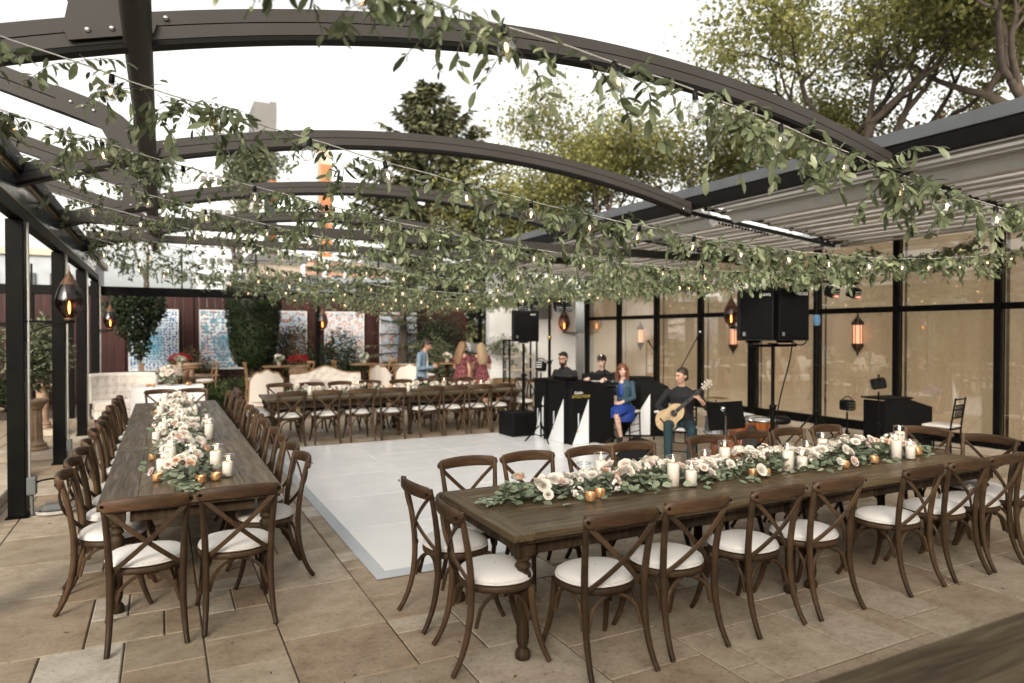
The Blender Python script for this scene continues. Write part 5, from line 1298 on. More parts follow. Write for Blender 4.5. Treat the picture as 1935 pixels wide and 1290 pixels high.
# shelf and potted tree by the white wall
t = thing('display_shelf', 'black framed open shelf by the white wall', 'shelf', (8.75, 16.6, 0))
for sx in (-.42, .42):
    for sy in (-.18, .18): B(sx - .02, sx + .02, sy - .02, sy + .02, .001, 1.62, 'black_metal').obj('upright', t)
for z in (.45, .82, 1.18): B(-.44, .44, -.2, .2, z, z + .03, 'pale_stone', .004).obj('shelf_board', t)
B(-.44, .44, -.2, .2, 1.621, 1.66, 'black_metal', .004).obj('top_rail', t)
for i, (x, z) in enumerate(((-.2, .852), (.15, .852), (.1, 1.212), (-.15, 1.212))): bouquet('posy', ['blush posy on the lower shelf board, wall side', 'blush posy on the lower shelf board, band side', 'pale posy on the upper shelf board, band side', 'pale posy on the upper shelf board, wall side'][i], (8.75 + x, 16.6, z), .07, 8, 90 + i, group='posies on the display shelf')
tree('potted_tree', 'thin airy potted tree against the white wall', (8.55, 17.1, .5), 1.6, 1.2, .5, 'olive_leaf', 900, 77, leaf=.06, stems=3, trunk_r=.02, cr=.16, levels=2)
t = thing('wooden_planter', 'brown wooden planter box by the white wall', 'planter', (8.5, 17.1, 0)); B(-.3, .3, -.22, .22, .001, .12, 'pale_wood', .01).obj('base', t); B(-.28, .28, -.2, .2, .121, .56, 'pale_wood', .01).obj('box', t); B(-.26, .26, -.18, .18, .561, .57, 'soil').obj('earth', t)

# ------------------------------------------------------------------ lamps
def teardrop(label, loc, rz, s=1.0, arm=.42):
    """smoked teardrop lantern carried on a scrolled bracket; bracket reaches along local +X from the post"""
    t = thing('teardrop_lantern', label, 'lantern', loc, rz, group='teardrop lanterns on brackets')
    B(0, arm, -.012, .012, -.022, .002, 'black_metal').obj('bracket', t)
    sc_ = MB().use('black_metal')
    for k in range(3):
        c = V((.09 + k * .1, 0, -.075 + k * .012)); sc_.tube([c + V((cos(a) * (.055 - .006 * k) * (1 - a / 9), 0, sin(a) * (.055 - .006 * k) * (1 - a / 9))) for a in [q * .45 for q in range(14)]], .005, 5)
    sc_.tube(bez([(.0, 0, -.2), (.05, 0, -.06), (.2, 0, -.05), (arm, 0, -.015)], 8), .007, 5); sc_.obj('scrollwork', t)
    x = arm - .05
    MB().use('bronze').lathe([(.02 * s, .003), (.06 * s, .005), (.062 * s, .03 * s), (.05 * s, .04 * s)], 14, c=(x, 0, 0)).obj('cup', t)
    MB().use('smoked_glass').lathe([(.06 * s, .041 * s), (.115 * s, .10 * s), (.155 * s, .20 * s), (.158 * s, .28 * s), (.135 * s, .38 * s), (.10 * s, .46 * s)], 20, c=(x, 0, 0), caps=False).obj('glass', t)
    MB().use('bronze').lathe([(.101 * s, .461 * s), (.075 * s, .51 * s), (.04 * s, .57 * s), (.018 * s, .62 * s), (.008 * s, .65 * s), (.004 * s, .72 * s)], 16, c=(x, 0, 0)).obj('cap', t)
    MB().use('lamp_glow').ell((x, 0, .17 * s), (.016 * s, .016 * s, .085 * s), 8, 8).obj('filament', t)
teardrop('large smoked glass teardrop lantern on the first black post', (-1.22, 8.30, 1.97), 0, .80, .42)
teardrop('small teardrop lantern glowing past the third black post', (-1.22, 14.45, 1.90), 0, .72, .42)
teardrop('teardrop lantern on the slim post of the end screen', (3.48, 17.32, 1.90), -pi / 2, .85, .4)
teardrop('teardrop lantern on the white wall beside the glass', (11.12, 17.35, 1.86), pi, 1.1, .55)
teardrop('teardrop lantern beside the paired loudspeakers', (11.10, 10.85, 1.97), pi + .2, 1.0, .42)
def lantern(label, y, z):
    t = thing('wall_lantern', label, 'lantern', (GX + .12, y, z), group='bronze wall lanterns behind the glass'); t.scale = (1.0, 1.3, 1.3)
    MB().use('bronze').lathe([(.003, .34), (.012, .30), (.02, .27), (.05, .235), (.085, .20), (.09, .17), (.075, .16)], 12).obj('cap', t)
    MB().use('lantern_glow').lathe([(.06, .158), (.06, -.10)], 12).obj('glass', t)
    for k in range(6): MB().use('bronze').tube([(.066 * cos(k * pi / 3), .066 * sin(k * pi / 3), .16), (.066 * cos(k * pi / 3), .066 * sin(k * pi / 3), -.10)], .006, 5).obj('rib', t)
    MB().use('bronze').lathe([(.08, -.102), (.09, -.12), (.075, -.16), (.04, -.20), (.018, -.23), (.012, -.27), (.003, -.29)], 12).obj('base', t)
    MB().use('bronze').tube([(0, 0, .2), (.06, 0, .2)], .01, 6).obj('wall_arm', t)
lantern('bronze lantern glowing behind the glass nearest the floor lamps', 8.24, 1.78); lantern('bronze lantern behind the glass beside the paired loudspeakers', 11.3, 1.72); lantern('bronze lantern behind the glass above the seated woman', 14.62, 1.72)

# ------------------------------------------------------------------ far buildings
def windows(t, x0, x1, y, z0, z1, nx, nz, mat, fx=.6, fz=.55):
    w = (x1 - x0) / nx; h = (z1 - z0) / nz; me = B(-w * fx / 2, w * fx / 2, -.08, .08, -h * fz / 2, h * fz / 2, mat).mesh('window')
    for i in range(nx):
        for j in range(nz): link('window', me, t, (x0 + (i + .5) * w, y, z0 + (j + .5) * h))
t = thing('grey_tower', 'grey tower block rising above the second arch', 'tower'); B(13.4, 16.9, 118, 126, 0, 39.4, 'tower_grey').obj('wall', t); B(15.9, 16.94, 117.94, 120, 36.5, 39.7, 'tower_grey').obj('lift_house', t); windows(t, 13.6, 16.7, 117.98, 6, 30, 4, 8, 'dark_glass')
for j in range(7): B(15.8, 16.8, 117.86, 117.90, 8 + j * 3, 8.9 + j * 3, 'tower_orange').obj('balcony_panel', t)
t = thing('white_office_block', 'white office block behind the thin trees', 'building'); B(4.5, 14.1, 112, 122, 0, 27, 'office_white').obj('wall', t); windows(t, 5, 13.8, 111.96, 4, 26, 8, 9, 'tower_grey', .7, .4)
t = thing('orange_tower', 'slender orange and cream tower with banded facade', 'tower'); B(24.0, 25.8, 118, 121, 0, 34.5, 'tower_cream').obj('wall', t)
for j in range(6): B(23.96, 25.84, 117.9, 117.99, 1.0 + j * 5.0, 5.4 + j * 5.0, 'tower_orange').obj('facade_band', t)
t = thing('brick_building', 'pink brick building with white pilasters beyond the glass gable', 'building'); B(9.0, 19.0, 56, 66, 0, 7.6, 'brick_pink').obj('wall', t); B(8.8, 19.2, 55.8, 66, 7.61, 7.9, 'white_print').obj('cornice', t)
for k in range(6): B(9.8 + k * 1.7, 10.1 + k * 1.7, 55.9, 55.99, 3.5, 7.6, 'white_print').obj('pilaster', t)
windows(t, 10.1, 18.6, 55.97, 4.4, 7.0, 5, 1, 'dark_glass', .5, .6)
t = thing('grey_shed', 'pale grey metal roofed shed beyond the fence', 'building'); B(5.6, 17.5, 40, 48, 0, 3.9, 'office_white').obj('wall', t); MB().use('roof_slate').prism([(5.4, 3.91), (17.7, 3.91), (17.0, 5.0), (6.0, 5.0)], 39.6, 48.2).obj('roof', t)
t = thing('timber_house', 'tan timber house with deep eaves beyond the fence', 'building'); B(3.9, 5.9, 34, 38, 0, 5.2, 'tower_cream').obj('wall', t); B(3.6, 6.2, 33.6, 38.4, 5.21, 5.5, 'tower_grey').obj('roof', t); B(4.1, 5.7, 33.9, 33.98, 3.2, 4.2, 'dark_glass').obj('window', t); B(3.8, 6.0, 33.7, 33.99, 4.3, 4.5, 'chair_wood').obj('balcony', t)
t = thing('pale_apartment_block', 'pale apartment block seen past the first post', 'building'); B(-26, -13, 46, 56, 0, 8.6, 'office_white').obj('wall', t); B(-26.2, -12.8, 45.8, 56.2, 8.61, 8.9, 'tower_cream').obj('roof', t); windows(t, -25.5, -13.5, 45.97, 4, 8, 7, 2, 'tower_grey')
t = thing('low_grey_building', 'low grey building seen between the first posts', 'building'); B(-12.5, -3, 38, 46, 0, 5.4, 'roof_slate').obj('wall', t); B(-12.7, -2.8, 37.8, 46.2, 5.41, 5.7, 'tower_cream').obj('parapet', t); windows(t, -12, -3.5, 37.97, 3.2, 5.0, 6, 1, 'dark_glass')

# ------------------------------------------------------------------ lettering
def text(body, parent, loc, rot, size, mat, name='lettering', bold=False, sx=1.0, shear=0.):
    c = bpy.data.curves.new(name, 'FONT'); c.body = body; c.size = size; c.extrude = .0012; c.align_x = 'CENTER'; c.align_y = 'CENTER'; c.shear = shear
    if bold: c.offset = size * .006
    c.materials.append(MATS[mat]); tmp = bpy.data.objects.new('tmp', c); COL.objects.link(tmp); dg = bpy.context.evaluated_depsgraph_get(); me = bpy.data.meshes.new_from_object(tmp.evaluated_get(dg)); bpy.data.objects.remove(tmp)
    o = link(name, me, parent, loc, rot); o.scale = (sx, 1, 1); o['kind'] = 'stuff'; return o
# ------------------------------------------------------------------ band facades
def facade(label, loc, rz, w, d, h=1.03, text_=False, side=0, sail=True):
    """folding black front with a white sail; local front looks to -Y"""
    t = thing('band_facade', label, 'band front', loc, rz, group='black band fronts')
    B(-w / 2, w / 2, 0, .03, .002, h, 'cabinet_black', .004).obj('front_panel', t)
    for s in (-1, 1): B(s * (w / 2 - .015) - .014, s * (w / 2 - .015) + .014, .031, d, .002, h - .02, 'cabinet_black', .003).obj('side_panel', t)
    B(-w / 2 - .03, w / 2 + .03, -.015, d + .02, h + .001, h + .026, 'cabinet_black', .004).obj('top_shelf', t)
    if sail: MB().use('white_vinyl').prism([(-w / 2 + .02, .035), (w / 2 - .035, .035), (w / 2 - .035, h * .74)], -.006, -.0005).obj('white_sail', t)
    if sail: MB().use('white_vinyl').prism([(-w * .16, h * .30), (-w * .16 + w * .045, h * .36), (-w * .16 + w * .045, h * .52), (-w * .16, h * .52)], -.006, -.0005).obj('white_spire', t)
    if sail: MB().use('brass').tube([(-w * .16 + .012 * cos(a), -.005, h * .25 + .03 * sin(a)) for a in [k * pi / 8 for k in range(16)]], .004, 5, closed=True).obj('emblem_ring', t)
    if text_:
        text('Goldin', t, (-w * .14, -.004, h * .845), (pi / 2, 0, 0), .062, 'white_print', 'script_lettering', True, 1.0, .2)
        text('EVOLUTION', t, (0, -.004, h * .785), (pi / 2, 0, 0), .068, 'yellow_print', 'block_lettering', True, .92)
    if side:
        MB().use('cabinet_black').prism([(w / 2 + .002, .002), (w / 2 + side, .002), (w / 2 + side, h - .14), (w / 2 + .002, h)], .05, .08).obj('wing_panel', t)
    return t
facade('farthest black band front with white sail beside the subwoofer', (5.79, 10.28, 0), -pi / 2, .37, .4)
facade('middle black band front with white sail before the bearded man', (5.82, 9.76, 0), -pi / 2 + .03, .52, .4)
facade('black band front lettered EVOLUTION beside the seated woman', (6.05, 9.36, 0), .02, .37, .4, text_=True, side=.52)
facade('black band front behind the seated woman', (7.5, 9.75, 0), -.5, .5, .4, side=.3)
facade('black lectern-like band front near the glass wall', (9.65, 6.35, 0), -.12, .5, .4, h=.86, side=.5, sail=False)

# ------------------------------------------------------------------ loudspeakers
def speaker(label, loc, rz, w, d, h, logo=True, sz=.05, cat='loudspeaker', group='loudspeakers on poles'):
    """front looks to local -Y; tapered cabinet"""
    t = thing('loudspeaker', label, cat, loc, rz, group=group)
    poly = [(-w / 2, -d / 2), (w / 2, -d / 2), (w / 2 * .96, 0), (w / 2 * .62, d / 2), (-w / 2 * .62, d / 2), (-w / 2 * .96, 0)]
    MB().use('cabinet_black').prism(poly, 0, h, axis='z').obj('cabinet', t)
    B(-w / 2 + .02, w / 2 - .02, -d / 2 - .014, -d / 2 - .001, .03, h - .03, 'grille_black', .006).obj('grille', t)
    if logo: text('NEXO', t, (w * .26, -d / 2 - .0145, h - .075), (pi / 2, 0, 0), sz, 'white_print', 'logo_lettering', True)
    B(-w * .40, -w * .40 + .035, -d / 2 - .0165, -d / 2 - .0145, .06, .11, 'grey_plastic').obj('badge', t)
    MB().use('black_satin').tube([(w / 2 * .92, .02, h * .62), (w / 2 + .03, .02, h * .60), (w / 2 + .03, .02, h * .40), (w / 2 * .92, .02, h * .38)], .008, 6).obj('handle', t)
    B(-.08, .08, -.06, .06, -.03, -.001, 'black_metal').obj('pole_mount', t)
    return t
def pole(name, label, loc, h, tripod=True, r=.02, cat='speaker stand', legs=.55, group=None):
    t = thing(name, label, cat, loc, group=group)
    MB().use('black_metal').tube([(0, 0, .1 if tripod else .001), (0, 0, h * .52)], r * 1.25, 10).obj('lower_tube', t); MB().use('black_metal').tube([(0, 0, h * .52), (0, 0, h)], r, 10).obj('upper_tube', t)
    MB().use('black_metal').lathe([(r * 1.2, 0), (r * 1.8, .01), (r * 1.8, .06), (r * 1.2, .07)], 10, c=(0, 0, h * .5)).obj('collar', t)
    MB().use('black_metal').tube([(r, 0, h * .52), (r + .05, 0, h * .53)], .012, 6).obj('clamp_knob', t)
    if tripod:
        MB().use('black_metal').lathe([(r * 1.4, 0), (r * 2, .01), (r * 2, .05), (r * 1.4, .06)], 10, c=(0, 0, legs * 1.05)).obj('leg_collar', t)
        for k in range(3):
            a = k * 2 * pi / 3 + .5; l = MB().use('black_metal').tube([(cos(a) * .03, sin(a) * .03, legs * 1.05), (cos(a) * legs, sin(a) * legs, .015)], .013, 7).obj('leg', t)
            MB().use('black_satin').ell((cos(a) * legs, sin(a) * legs, .016), .018, 8, 5).obj('rubber_foot', l)
            MB().use('black_metal').tube([(0, 0, .12), (cos(a) * legs * .5, sin(a) * legs * .5, legs * .55)], .008, 6).obj('strut', t)
    return t
sw = thing('subwoofer', 'black subwoofer cabinet at the corner of the dance floor', 'loudspeaker', (5.67, 10.80, 0), .05)
B(-.28, .28, -.26, .26, .02, .44, 'cabinet_black', .012).obj('cabinet', sw); B(-.25, .03, -.273, -.262, .05, .41, 'grille_black', .004).obj('grille', sw)
B(.06, .24, -.268, -.2605, .06, .2, 'black_satin').obj('port', sw); B(-.274, -.262, -.22, .22, .05, .41, 'grille_black', .004).obj('side_grille', sw)
for sx in (-1, 1):
    for sy in (-1, 1): MB().use('black_satin').lathe([(.02, .001), (.022, .019)], 8, c=(sx * .22, sy * .2, 0)).obj('foot', sw)
p = pole('speaker_pole', 'black pole rising from the subwoofer to the loudspeaker', (5.78, 10.84, .441), 1.21, False, .024)
speaker('black loudspeaker on a pole above the subwoofer', (5.78, 10.84, 1.69), -.25, .46, .42, .55, True, .035)
pole('speaker_stand', 'tripod stand under the paired loudspeakers', (7.17, 6.45, 0), 1.66, True, .024, legs=.5)
t = thing('twin_mount', 'crossbar bracket carrying the paired loudspeakers', 'bracket', (7.17, 6.45, 1.661)); B(-.42, .42, -.03, .03, 0, .035, 'black_metal', .004).obj('crossbar', t); B(-.05, .05, -.045, .045, .0355, .05, 'black_metal').obj('saddle', t)
speaker('paired loudspeaker turned towards the dance floor', (6.86, 6.50, 1.745), -.62, .42, .40, .66, True, .045)
speaker('paired loudspeaker facing the camera', (7.30, 6.38, 1.745), -.25, .44, .40, .68, True, .055)
t = thing('speaker_cable', 'black cable looping down from the paired loudspeakers', 'cable', (0, 0, 0)); MB().use('black_satin').tube(bez([(7.58, 6.3, 1.9), (7.72, 6.28, 1.7), (7.5, 6.3, 1.62), (7.36, 6.3, 1.74)], 14), .009, 6).obj('upper_loop', t); MB().use('black_satin').tube(bez([(7.36, 6.3, 1.72), (7.3, 6.3, 1.3), (7.22, 6.4, 1.1), (7.2, 6.42, .6)], 12), .009, 6).obj('lower_run', t)

# ------------------------------------------------------------------ lighting bars
def par(label, loc, rz, tilt, led=True, group='stage lights on the bars'):
    t = thing('stage_light', label, 'stage light', loc, rz, group=group)
    T = M4.Rotation(tilt, 4, 'X')
    MB().use('black_metal').tube([(-.085, 0, -.13), (-.095, 0, -.05), (-.03, 0, -.005), (.03, 0, -.005), (.095, 0, -.05), (.085, 0, -.13)], .008, 6).obj('yoke', t)
    b = MB().use('cabinet_black'); b.bbox(-.075, .075, -.10, .09, -.075, .075, .02, T=M4.Translation((0, 0, -.13)) @ T); b.obj('housing', t)
    f = MB().use('chrome'); 
    for k in range(3): f.bbox(-.06, .06, -.115, -.101, -.055 + k * .04, -.03 + k * .04, .003, T=M4.Translation((0, 0, -.13)) @ T)
    f.obj('lens_row', t)
    if led: B(-.03, .03, -.108, -.102, -.215, -.195, 'led_red').obj('display', t)
t = pole('light_stand', 'tall black light stand before the glass wall', (8.75, 7.05, 0), 2.62, True, .026, cat='light stand', legs=.6)
B(-1.05, .95, -.02, .02, 2.60, 2.64, 'black_metal', .004).obj('crossbar', t); MB().use('canvas_blue').lathe([(.027, 1.95), (.05, 1.97), (.055, 2.03), (.05, 2.1), (.027, 2.12)], 12).obj('blue_strap', t)
for i, x in enumerate((7.80, 8.27, 9.08, 9.58)): par(['stage light above the paired loudspeakers, outermost', 'stage light above the paired loudspeakers, inner one', 'stage light just past the tall light stand', 'outermost stage light nearest the glass wall'][i], (x, 7.05, 2.60), -.2, .35)
t = pole('light_stand', 'black light stand behind the bearded man', (6.53, 11.2, 0), 2.5, True, .026, cat='light stand', legs=.6)
B(-.75, .45, -.02, .02, 2.47, 2.51, 'black_metal', .004).obj('crossbar', t); MB().use('brass').lathe([(.027, 1.72), (.04, 1.73), (.04, 1.78), (.027, 1.79)], 10).obj('clamp', t)
for i, x in enumerate((5.95, 6.2, 6.72, 6.93)): par(['stage light above the single loudspeaker, outermost', 'stage light above the single loudspeaker, inner one', 'stage light hanging before the white wall, inner one', 'stage light hanging before the white wall, outer one'][i], (x, 11.2, 2.47), -.3, .5, False)
t = pole('stage_light_stand', 'slim stand carrying a stage light in front of the band fronts', (5.62, 9.92, 0), 1.18, True, .012, cat='light stand', legs=.28)
par('hooded stage light on the slim stand before the band fronts', (5.62, 9.92, 1.42), -.9, -.3, False, 'stage lights on low stands')
t = pole('stage_light_stand', 'low stand with a box light near the glass wall', (9.12, 6.3, 0), 1.0, True, .014, cat='light stand', legs=.3)
par('box shaped light on the low stand near the glass wall', (9.12, 6.3, 1.25), -2.4, .2, False, 'stage lights on low stands')
t = pole('stage_light_stand', 'short stand with a round light beside the lectern-like band front', (8.98, 6.7, 0), .68, True, .014, cat='light stand', legs=.3)
par('round faced light on the short stand', (8.98, 6.7, .91), -.2, .0, False, 'stage lights on low stands')
par('hooded stage light hanging on the thick mullion post', (10.95, 10.35, 1.80), -.5, .3, False, 'stage lights on low stands')
# ------------------------------------------------------------------ microphones, music stand, drums
def mic(label, loc, h, boom=None, col='black_metal', base='tri'):
    t = thing('microphone_stand', label, 'microphone stand', loc, group='microphone stands')
    MB().use(col).tube([(0, 0, .03), (0, 0, h)], .010, 8).obj('tube', t)
    if base == 'tri':
        for k in range(3): a = k * 2.094 + .4; MB().use('black_metal').tube([(0, 0, .1), (cos(a) * .26, sin(a) * .26, .012)], .009, 6).obj('leg', t)
    else: MB().use('black_metal').lathe([(.13, .001), (.13, .015), (.03, .03), (.012, .04)], 18).obj('base', t)
    e = V((0, 0, h))
    if boom: e2 = e + V(boom); MB().use('black_metal').tube([e - V(boom) * .25, e2], .009, 7).obj('boom', t); MB().use('black_metal').ell(e, .022, 8, 6).obj('clutch', t); e = e2; d = V(boom).normalized()
    else: d = V((-.75, -.5, .55)).normalized()
    m = MB().use('black_satin'); m.tube([e, e + d * .15], [.010, .018], 10); o = m.obj('microphone', t); MB().use('chrome').ell(e + d * .17, .026, 10, 8).obj('head', o)
mic('microphone on a straight stand beside the seated woman', (6.95, 10.0, 0), 1.36)
mic('tall boom microphone behind the guitarist', (8.25, 9.5, 0), 1.2, (.36, 0, .52))
mic('microphone stand behind the seated woman', (8.9, 11.0, 0), 1.45, (-.1, 0, .12))
mic('chrome straight microphone stand behind the foreground table', (5.36, 5.45, 0), .96, None, 'chrome', 'disc')
ms = thing('music_stand', 'black music stand with its wide desk turned to the camera', 'music stand', (6.15, 6.25, 0))
T = M4.Translation((0, 0, .80)) @ M4.Rotation(-.18, 4, 'X')
MB().use('black_satin').bbox(-.30, .30, -.004, .004, -.14, .20, .003, T=T).obj('desk', ms); MB().use('black_satin').bbox(-.30, .30, .005, .06, -.14, -.132, .002, T=T).obj('ledge', ms); MB().use('black_metal').tube([(0, .03, .04), (0, .03, .78)], .012, 8).obj('tube', ms)
for k in range(3): a = k * 2.094; MB().use('black_metal').tube([(0, .03, .14), (cos(a) * .25, .03 + sin(a) * .25, .01)], .009, 6).obj('leg', ms)
dk = thing('drum_kit', 'amber lacquered drum kit behind the music stand', 'drum kit', (7.0, 6.95, 0), .35)
def drum(nm, c, r, l, ax, shell='amber_lacquer'):
    T = M4.Translation(c) @ V(ax).to_track_quat('Z', 'Y').to_matrix().to_4x4()
    o = MB().use(shell).lathe([(r, -l / 2), (r, l / 2)], 28, T=T, caps=False).obj(nm + '_shell', dk)
    for s in (-1, 1):
        MB().use('chrome' if nm != 'bass_drum' else 'red_lacquer').lathe([(r - .006, s * l / 2 - .012), (r + .012, s * l / 2 - .012), (r + .012, s * l / 2 + .014), (r - .006, s * l / 2 + .014)], 28, T=T, caps=False).obj('hoop', o)
        MB().use('drum_head' if nm == 'bass_drum' else 'white_vinyl').lathe([(.001, s * (l / 2 + .004)), (r - .004, s * (l / 2 + .004))], 28, T=T, caps=False).obj('head', o)
    lug = MB().use('chrome')
    for k in range(8): a = k * pi / 4; lug.tube([T @ V((cos(a) * (r + .012), sin(a) * (r + .012), -l / 2 + .01)), T @ V((cos(a) * (r + .012), sin(a) * (r + .012), l / 2 - .01))], .005, 5)
    lug.obj('tension_rods', o)['kind'] = 'stuff'
drum('bass_drum', (0, 0, .31), .29, .42, (0, -1, 0)); drum('snare', (.42, .1, .62), .17, .13, (0, -.1, 1), 'chrome'); drum('floor_tom', (.55, -.15, .42), .2, .38, (0, 0, 1)); drum('side_tom', (-.42, .05, .60), .16, .18, (0, -.15, 1), 'chrome')
for x, y in ((.42, .1), (.55, -.15), (-.42, .05)):
    for k in range(3): a = k * 2.094; MB().use('chrome').tube([(x + cos(a) * .05, y + sin(a) * .05, .5), (x + cos(a) * .2, y + sin(a) * .2, .008)], .008, 6).obj('stand_leg', dk)
MB().use('chrome').tube([(.15, .35, .01), (.15, .35, .92)], .011, 7).obj('cymbal_stand', dk); MB().use('brass').lathe([(.001, .93), (.03, .935), (.17, .915), (.17, .912), (.001, .928)], 24, c=(.15, .35, 0)).obj('cymbal', dk)
th = thing('drum_throne', 'round black drum stool behind the drum kit', 'stool', (8.12, 7.2, 0)); MB().use('black_satin').lathe([(.001, .50), (.14, .50), (.17, .52), (.175, .57), (.15, .60), (.001, .605)], 22).obj('seat', th); MB().use('chrome').tube([(0, 0, .1), (0, 0, .5)], .014, 8).obj('post', th)
for k in range(3): a = k * 2.094 + .3; MB().use('chrome').tube([(0, 0, .28), (cos(a) * .26, sin(a) * .26, .01)], .010, 7).obj('leg', th)
wd = thing('monitor_wedge', 'black floor monitor wedge at the edge of the dance floor', 'loudspeaker', (5.75, 7.55, .031), .7); MB().use('cabinet_black').prism([(-.22, 0), (.22, 0), (.22, .12), (.02, .36), (-.22, .30)], -.24, .24, axis='x').obj('cabinet', wd); MB().use('grille_black').prism([(.235, .125), (.225, .115), (.03, .355), (.04, .366)], -.21, .21, axis='x').obj('grille', wd)
kb = thing('keyboard', 'black stage keyboard on a stand before the fringed man', 'keyboard', (6.78, 9.98, 0), -.7)
B(-.5, .5, -.15, .15, .90, .99, 'black_satin', .012).obj('body', kb)
wk = MB().use('white_print'); 
for k in range(28): wk.box(-.44 + k * .0305, -.412 + k * .0305, .02, .13, .991, 1.0)
wk.obj('white_keys', kb)['kind'] = 'stuff'
for s in (-1, 1): MB().use('black_metal').bar([(s * .35, -.12, .01), (-s * .3, .1, .89)], .03, .02).obj('stand_leg', kb)
B(-.28, .28, .10, .14, .991, 1.12, 'black_satin', .01).obj('control_panel', kb)
lap = thing('laptop_case', 'black mixing unit on the band front before the bearded man', 'mixer', (6.12, 9.95, 1.058), -1.2); B(-.18, .18, -.12, .12, 0, .05, 'black_satin', .008).obj('console', lap)
for k in range(6): MB().use('chrome').lathe([(.009, .051), (.008, .068)], 8, c=(-.13 + k * .052, -.04, 0)).obj('dial', lap)

# ------------------------------------------------------------------ black banquet chairs of the band
def chiavari(label, loc, rz, cushion=True):
    t = thing('chiavari_chair', label, 'chair', loc, rz, group='black bamboo-style chairs of the band')
    for s in (-1, 1):
        MB().use('black_satin').tube([(s * .18, -.2, .001), (s * .175, -.185, .45), (s * .165, -.25, .91)], .013, 7).obj('back_leg', t); MB().use('black_satin').tube([(s * .19, .19, .001), (s * .185, .18, .44)], .014, 7).obj('front_leg', t)
        for z in (.15, .27): MB().use('black_satin').tube([(s * .18, -.19, z), (s * .187, .18, z)], .008, 6).obj('stretcher', t)
    for z in (.18, .30): MB().use('black_satin').tube([(-.187, .185, z), (.187, .185, z)], .008, 6).obj('stretcher', t)
    for z, y in ((.62, -.212), (.74, -.226), (.80, -.234), (.89, -.248)): MB().use('black_satin').tube([(-.168, y, z), (0, y - .012, z), (.168, y, z)], .011, 7).obj('back_rail', t)
    for k in range(7): x = -.125 + k * .0417; MB().use('black_satin').tube([(x, -.225, .625), (x, -.243, .795)], .006, 6).obj('spindle', t)
    B(-.2, .2, -.2, .2, .44, .462, 'black_satin', .008).obj('seat', t)
    if cushion: B(-.195, .195, -.19, .2, .4625, .505, 'cushion', .018).obj('seat_cushion', t)
chiavari('black bamboo-style chair under the seated woman', (7.13, 9.62, 0), pi / 2 + .42); chiavari('black bamboo-style chair under the guitarist', (6.59, 7.56, 0), pi / 2 + .68)
chiavari('empty black bamboo-style chair beside the lectern-like band front', (10.2, 6.05, 0), .15); chiavari('empty black bamboo-style chair behind the seated woman', (7.75, 9.2, 0), .3)

# ------------------------------------------------------------------ people
def col(name, c, rough=.75, **k): k.setdefault('bump', .0 if name in ('skin', 'skin_pale', 'lips') else .6); plain(name, c, rough, c2=tuple(x * .7 for x in c), **k)
col('skin', (.60, .36, .26), .5, scale=20, sss=.12); col('skin_pale', (.70, .47, .38), .5, scale=20, sss=.12); col('lips', (.50, .19, .16), .45); col('eye_dark', (.02, .015, .012), .25)
col('black_shirt', (.012, .012, .014), .85, scale=18); col('teal_trousers', (.012, .038, .048), .85, scale=18); col('black_trousers', (.010, .010, .011), .85); col('denim', (.035, .075, .11), .85, scale=26)
col('royal_blue', (.012, .05, .30), .6, scale=12); col('blue_blazer', (.22, .31, .40), .85, scale=22); col('white_shirt', (.75, .75, .76), .75, scale=18); col('black_leather', (.015, .014, .013), .4)
col('hair_black', (.012, .009, .007), .5, scale=40, stretch=(1, 1, .2)); col('hair_brown', (.035, .02, .012), .5, scale=40, stretch=(1, 1, .2)); col('hair_red', (.17, .06, .028), .45, scale=40, stretch=(1, 1, .15)); col('hair_blonde', (.36, .26, .15), .5, scale=40, stretch=(1, 1, .15)); col('hair_honey', (.26, .15, .075), .5, scale=40, stretch=(1, 1, .15))
col('amber_top', (.58, .43, .25), .3, scale=5, stretch=(1, 14, 1)); col('red_wood', (.085, .022, .012), .3, scale=5, stretch=(1, 10, 1))
def floral():
    m, nt, bs = _mat('floral_dress'); bs.inputs['Roughness'].default_value = .8
    vo = nt.nodes.new('ShaderNodeTexVoronoi'); vo.inputs['Scale'].default_value = 26; tc = nt.nodes.new('ShaderNodeTexCoord'); nt.links.new(tc.outputs['Object'], vo.inputs['Vector'])
    r = _ramp(nt, vo.outputs['Distance'], [(.0, (.45, .28, .24)), (.28, (.24, .07, .07)), (.45, (.15, .03, .04)), (.8, (.08, .02, .03))]); nt.links.new(r.outputs['Color'], bs.inputs['Base Color'])
floral()
def remesh(mb, name, vox, it=3, parent=None):
    """fuse overlapping volumes into one continuous skin and carry the materials over"""
    me = mb.mesh('src'); bm = bmesh.new(); bm.from_mesh(me); bmesh.ops.recalc_face_normals(bm, faces=bm.faces); bm.to_mesh(me); bm.free()
    o = bpy.data.objects.new('src', me); COL.objects.link(o)
    m = o.modifiers.new('r', 'REMESH'); m.mode = 'VOXEL'; m.voxel_size = vox; m.use_smooth_shade = True
    s = o.modifiers.new('s', 'SMOOTH'); s.factor = .5; s.iterations = it
    dg = bpy.context.evaluated_depsgraph_get(); dg.update(); ev = o.evaluated_get(dg); out = bpy.data.meshes.new_from_object(ev)
    bvh = BVHTree.FromPolygons([V(v) for v in mb.v], mb.f)
    out.materials.clear()
    for k in mb.mats: out.materials.append(MATS[k])
    idx = []
    for p in out.polygons:
        h = bvh.find_nearest(p.center); idx.append(mb.m[h[2]] if h[2] is not None else 0)
    out.polygons.foreach_set('material_index', idx); out.polygons.foreach_set('use_smooth', [True] * len(idx)); out.name = name
    bpy.data.objects.remove(o); bpy.data.meshes.remove(me)
    return link(name, out, parent)
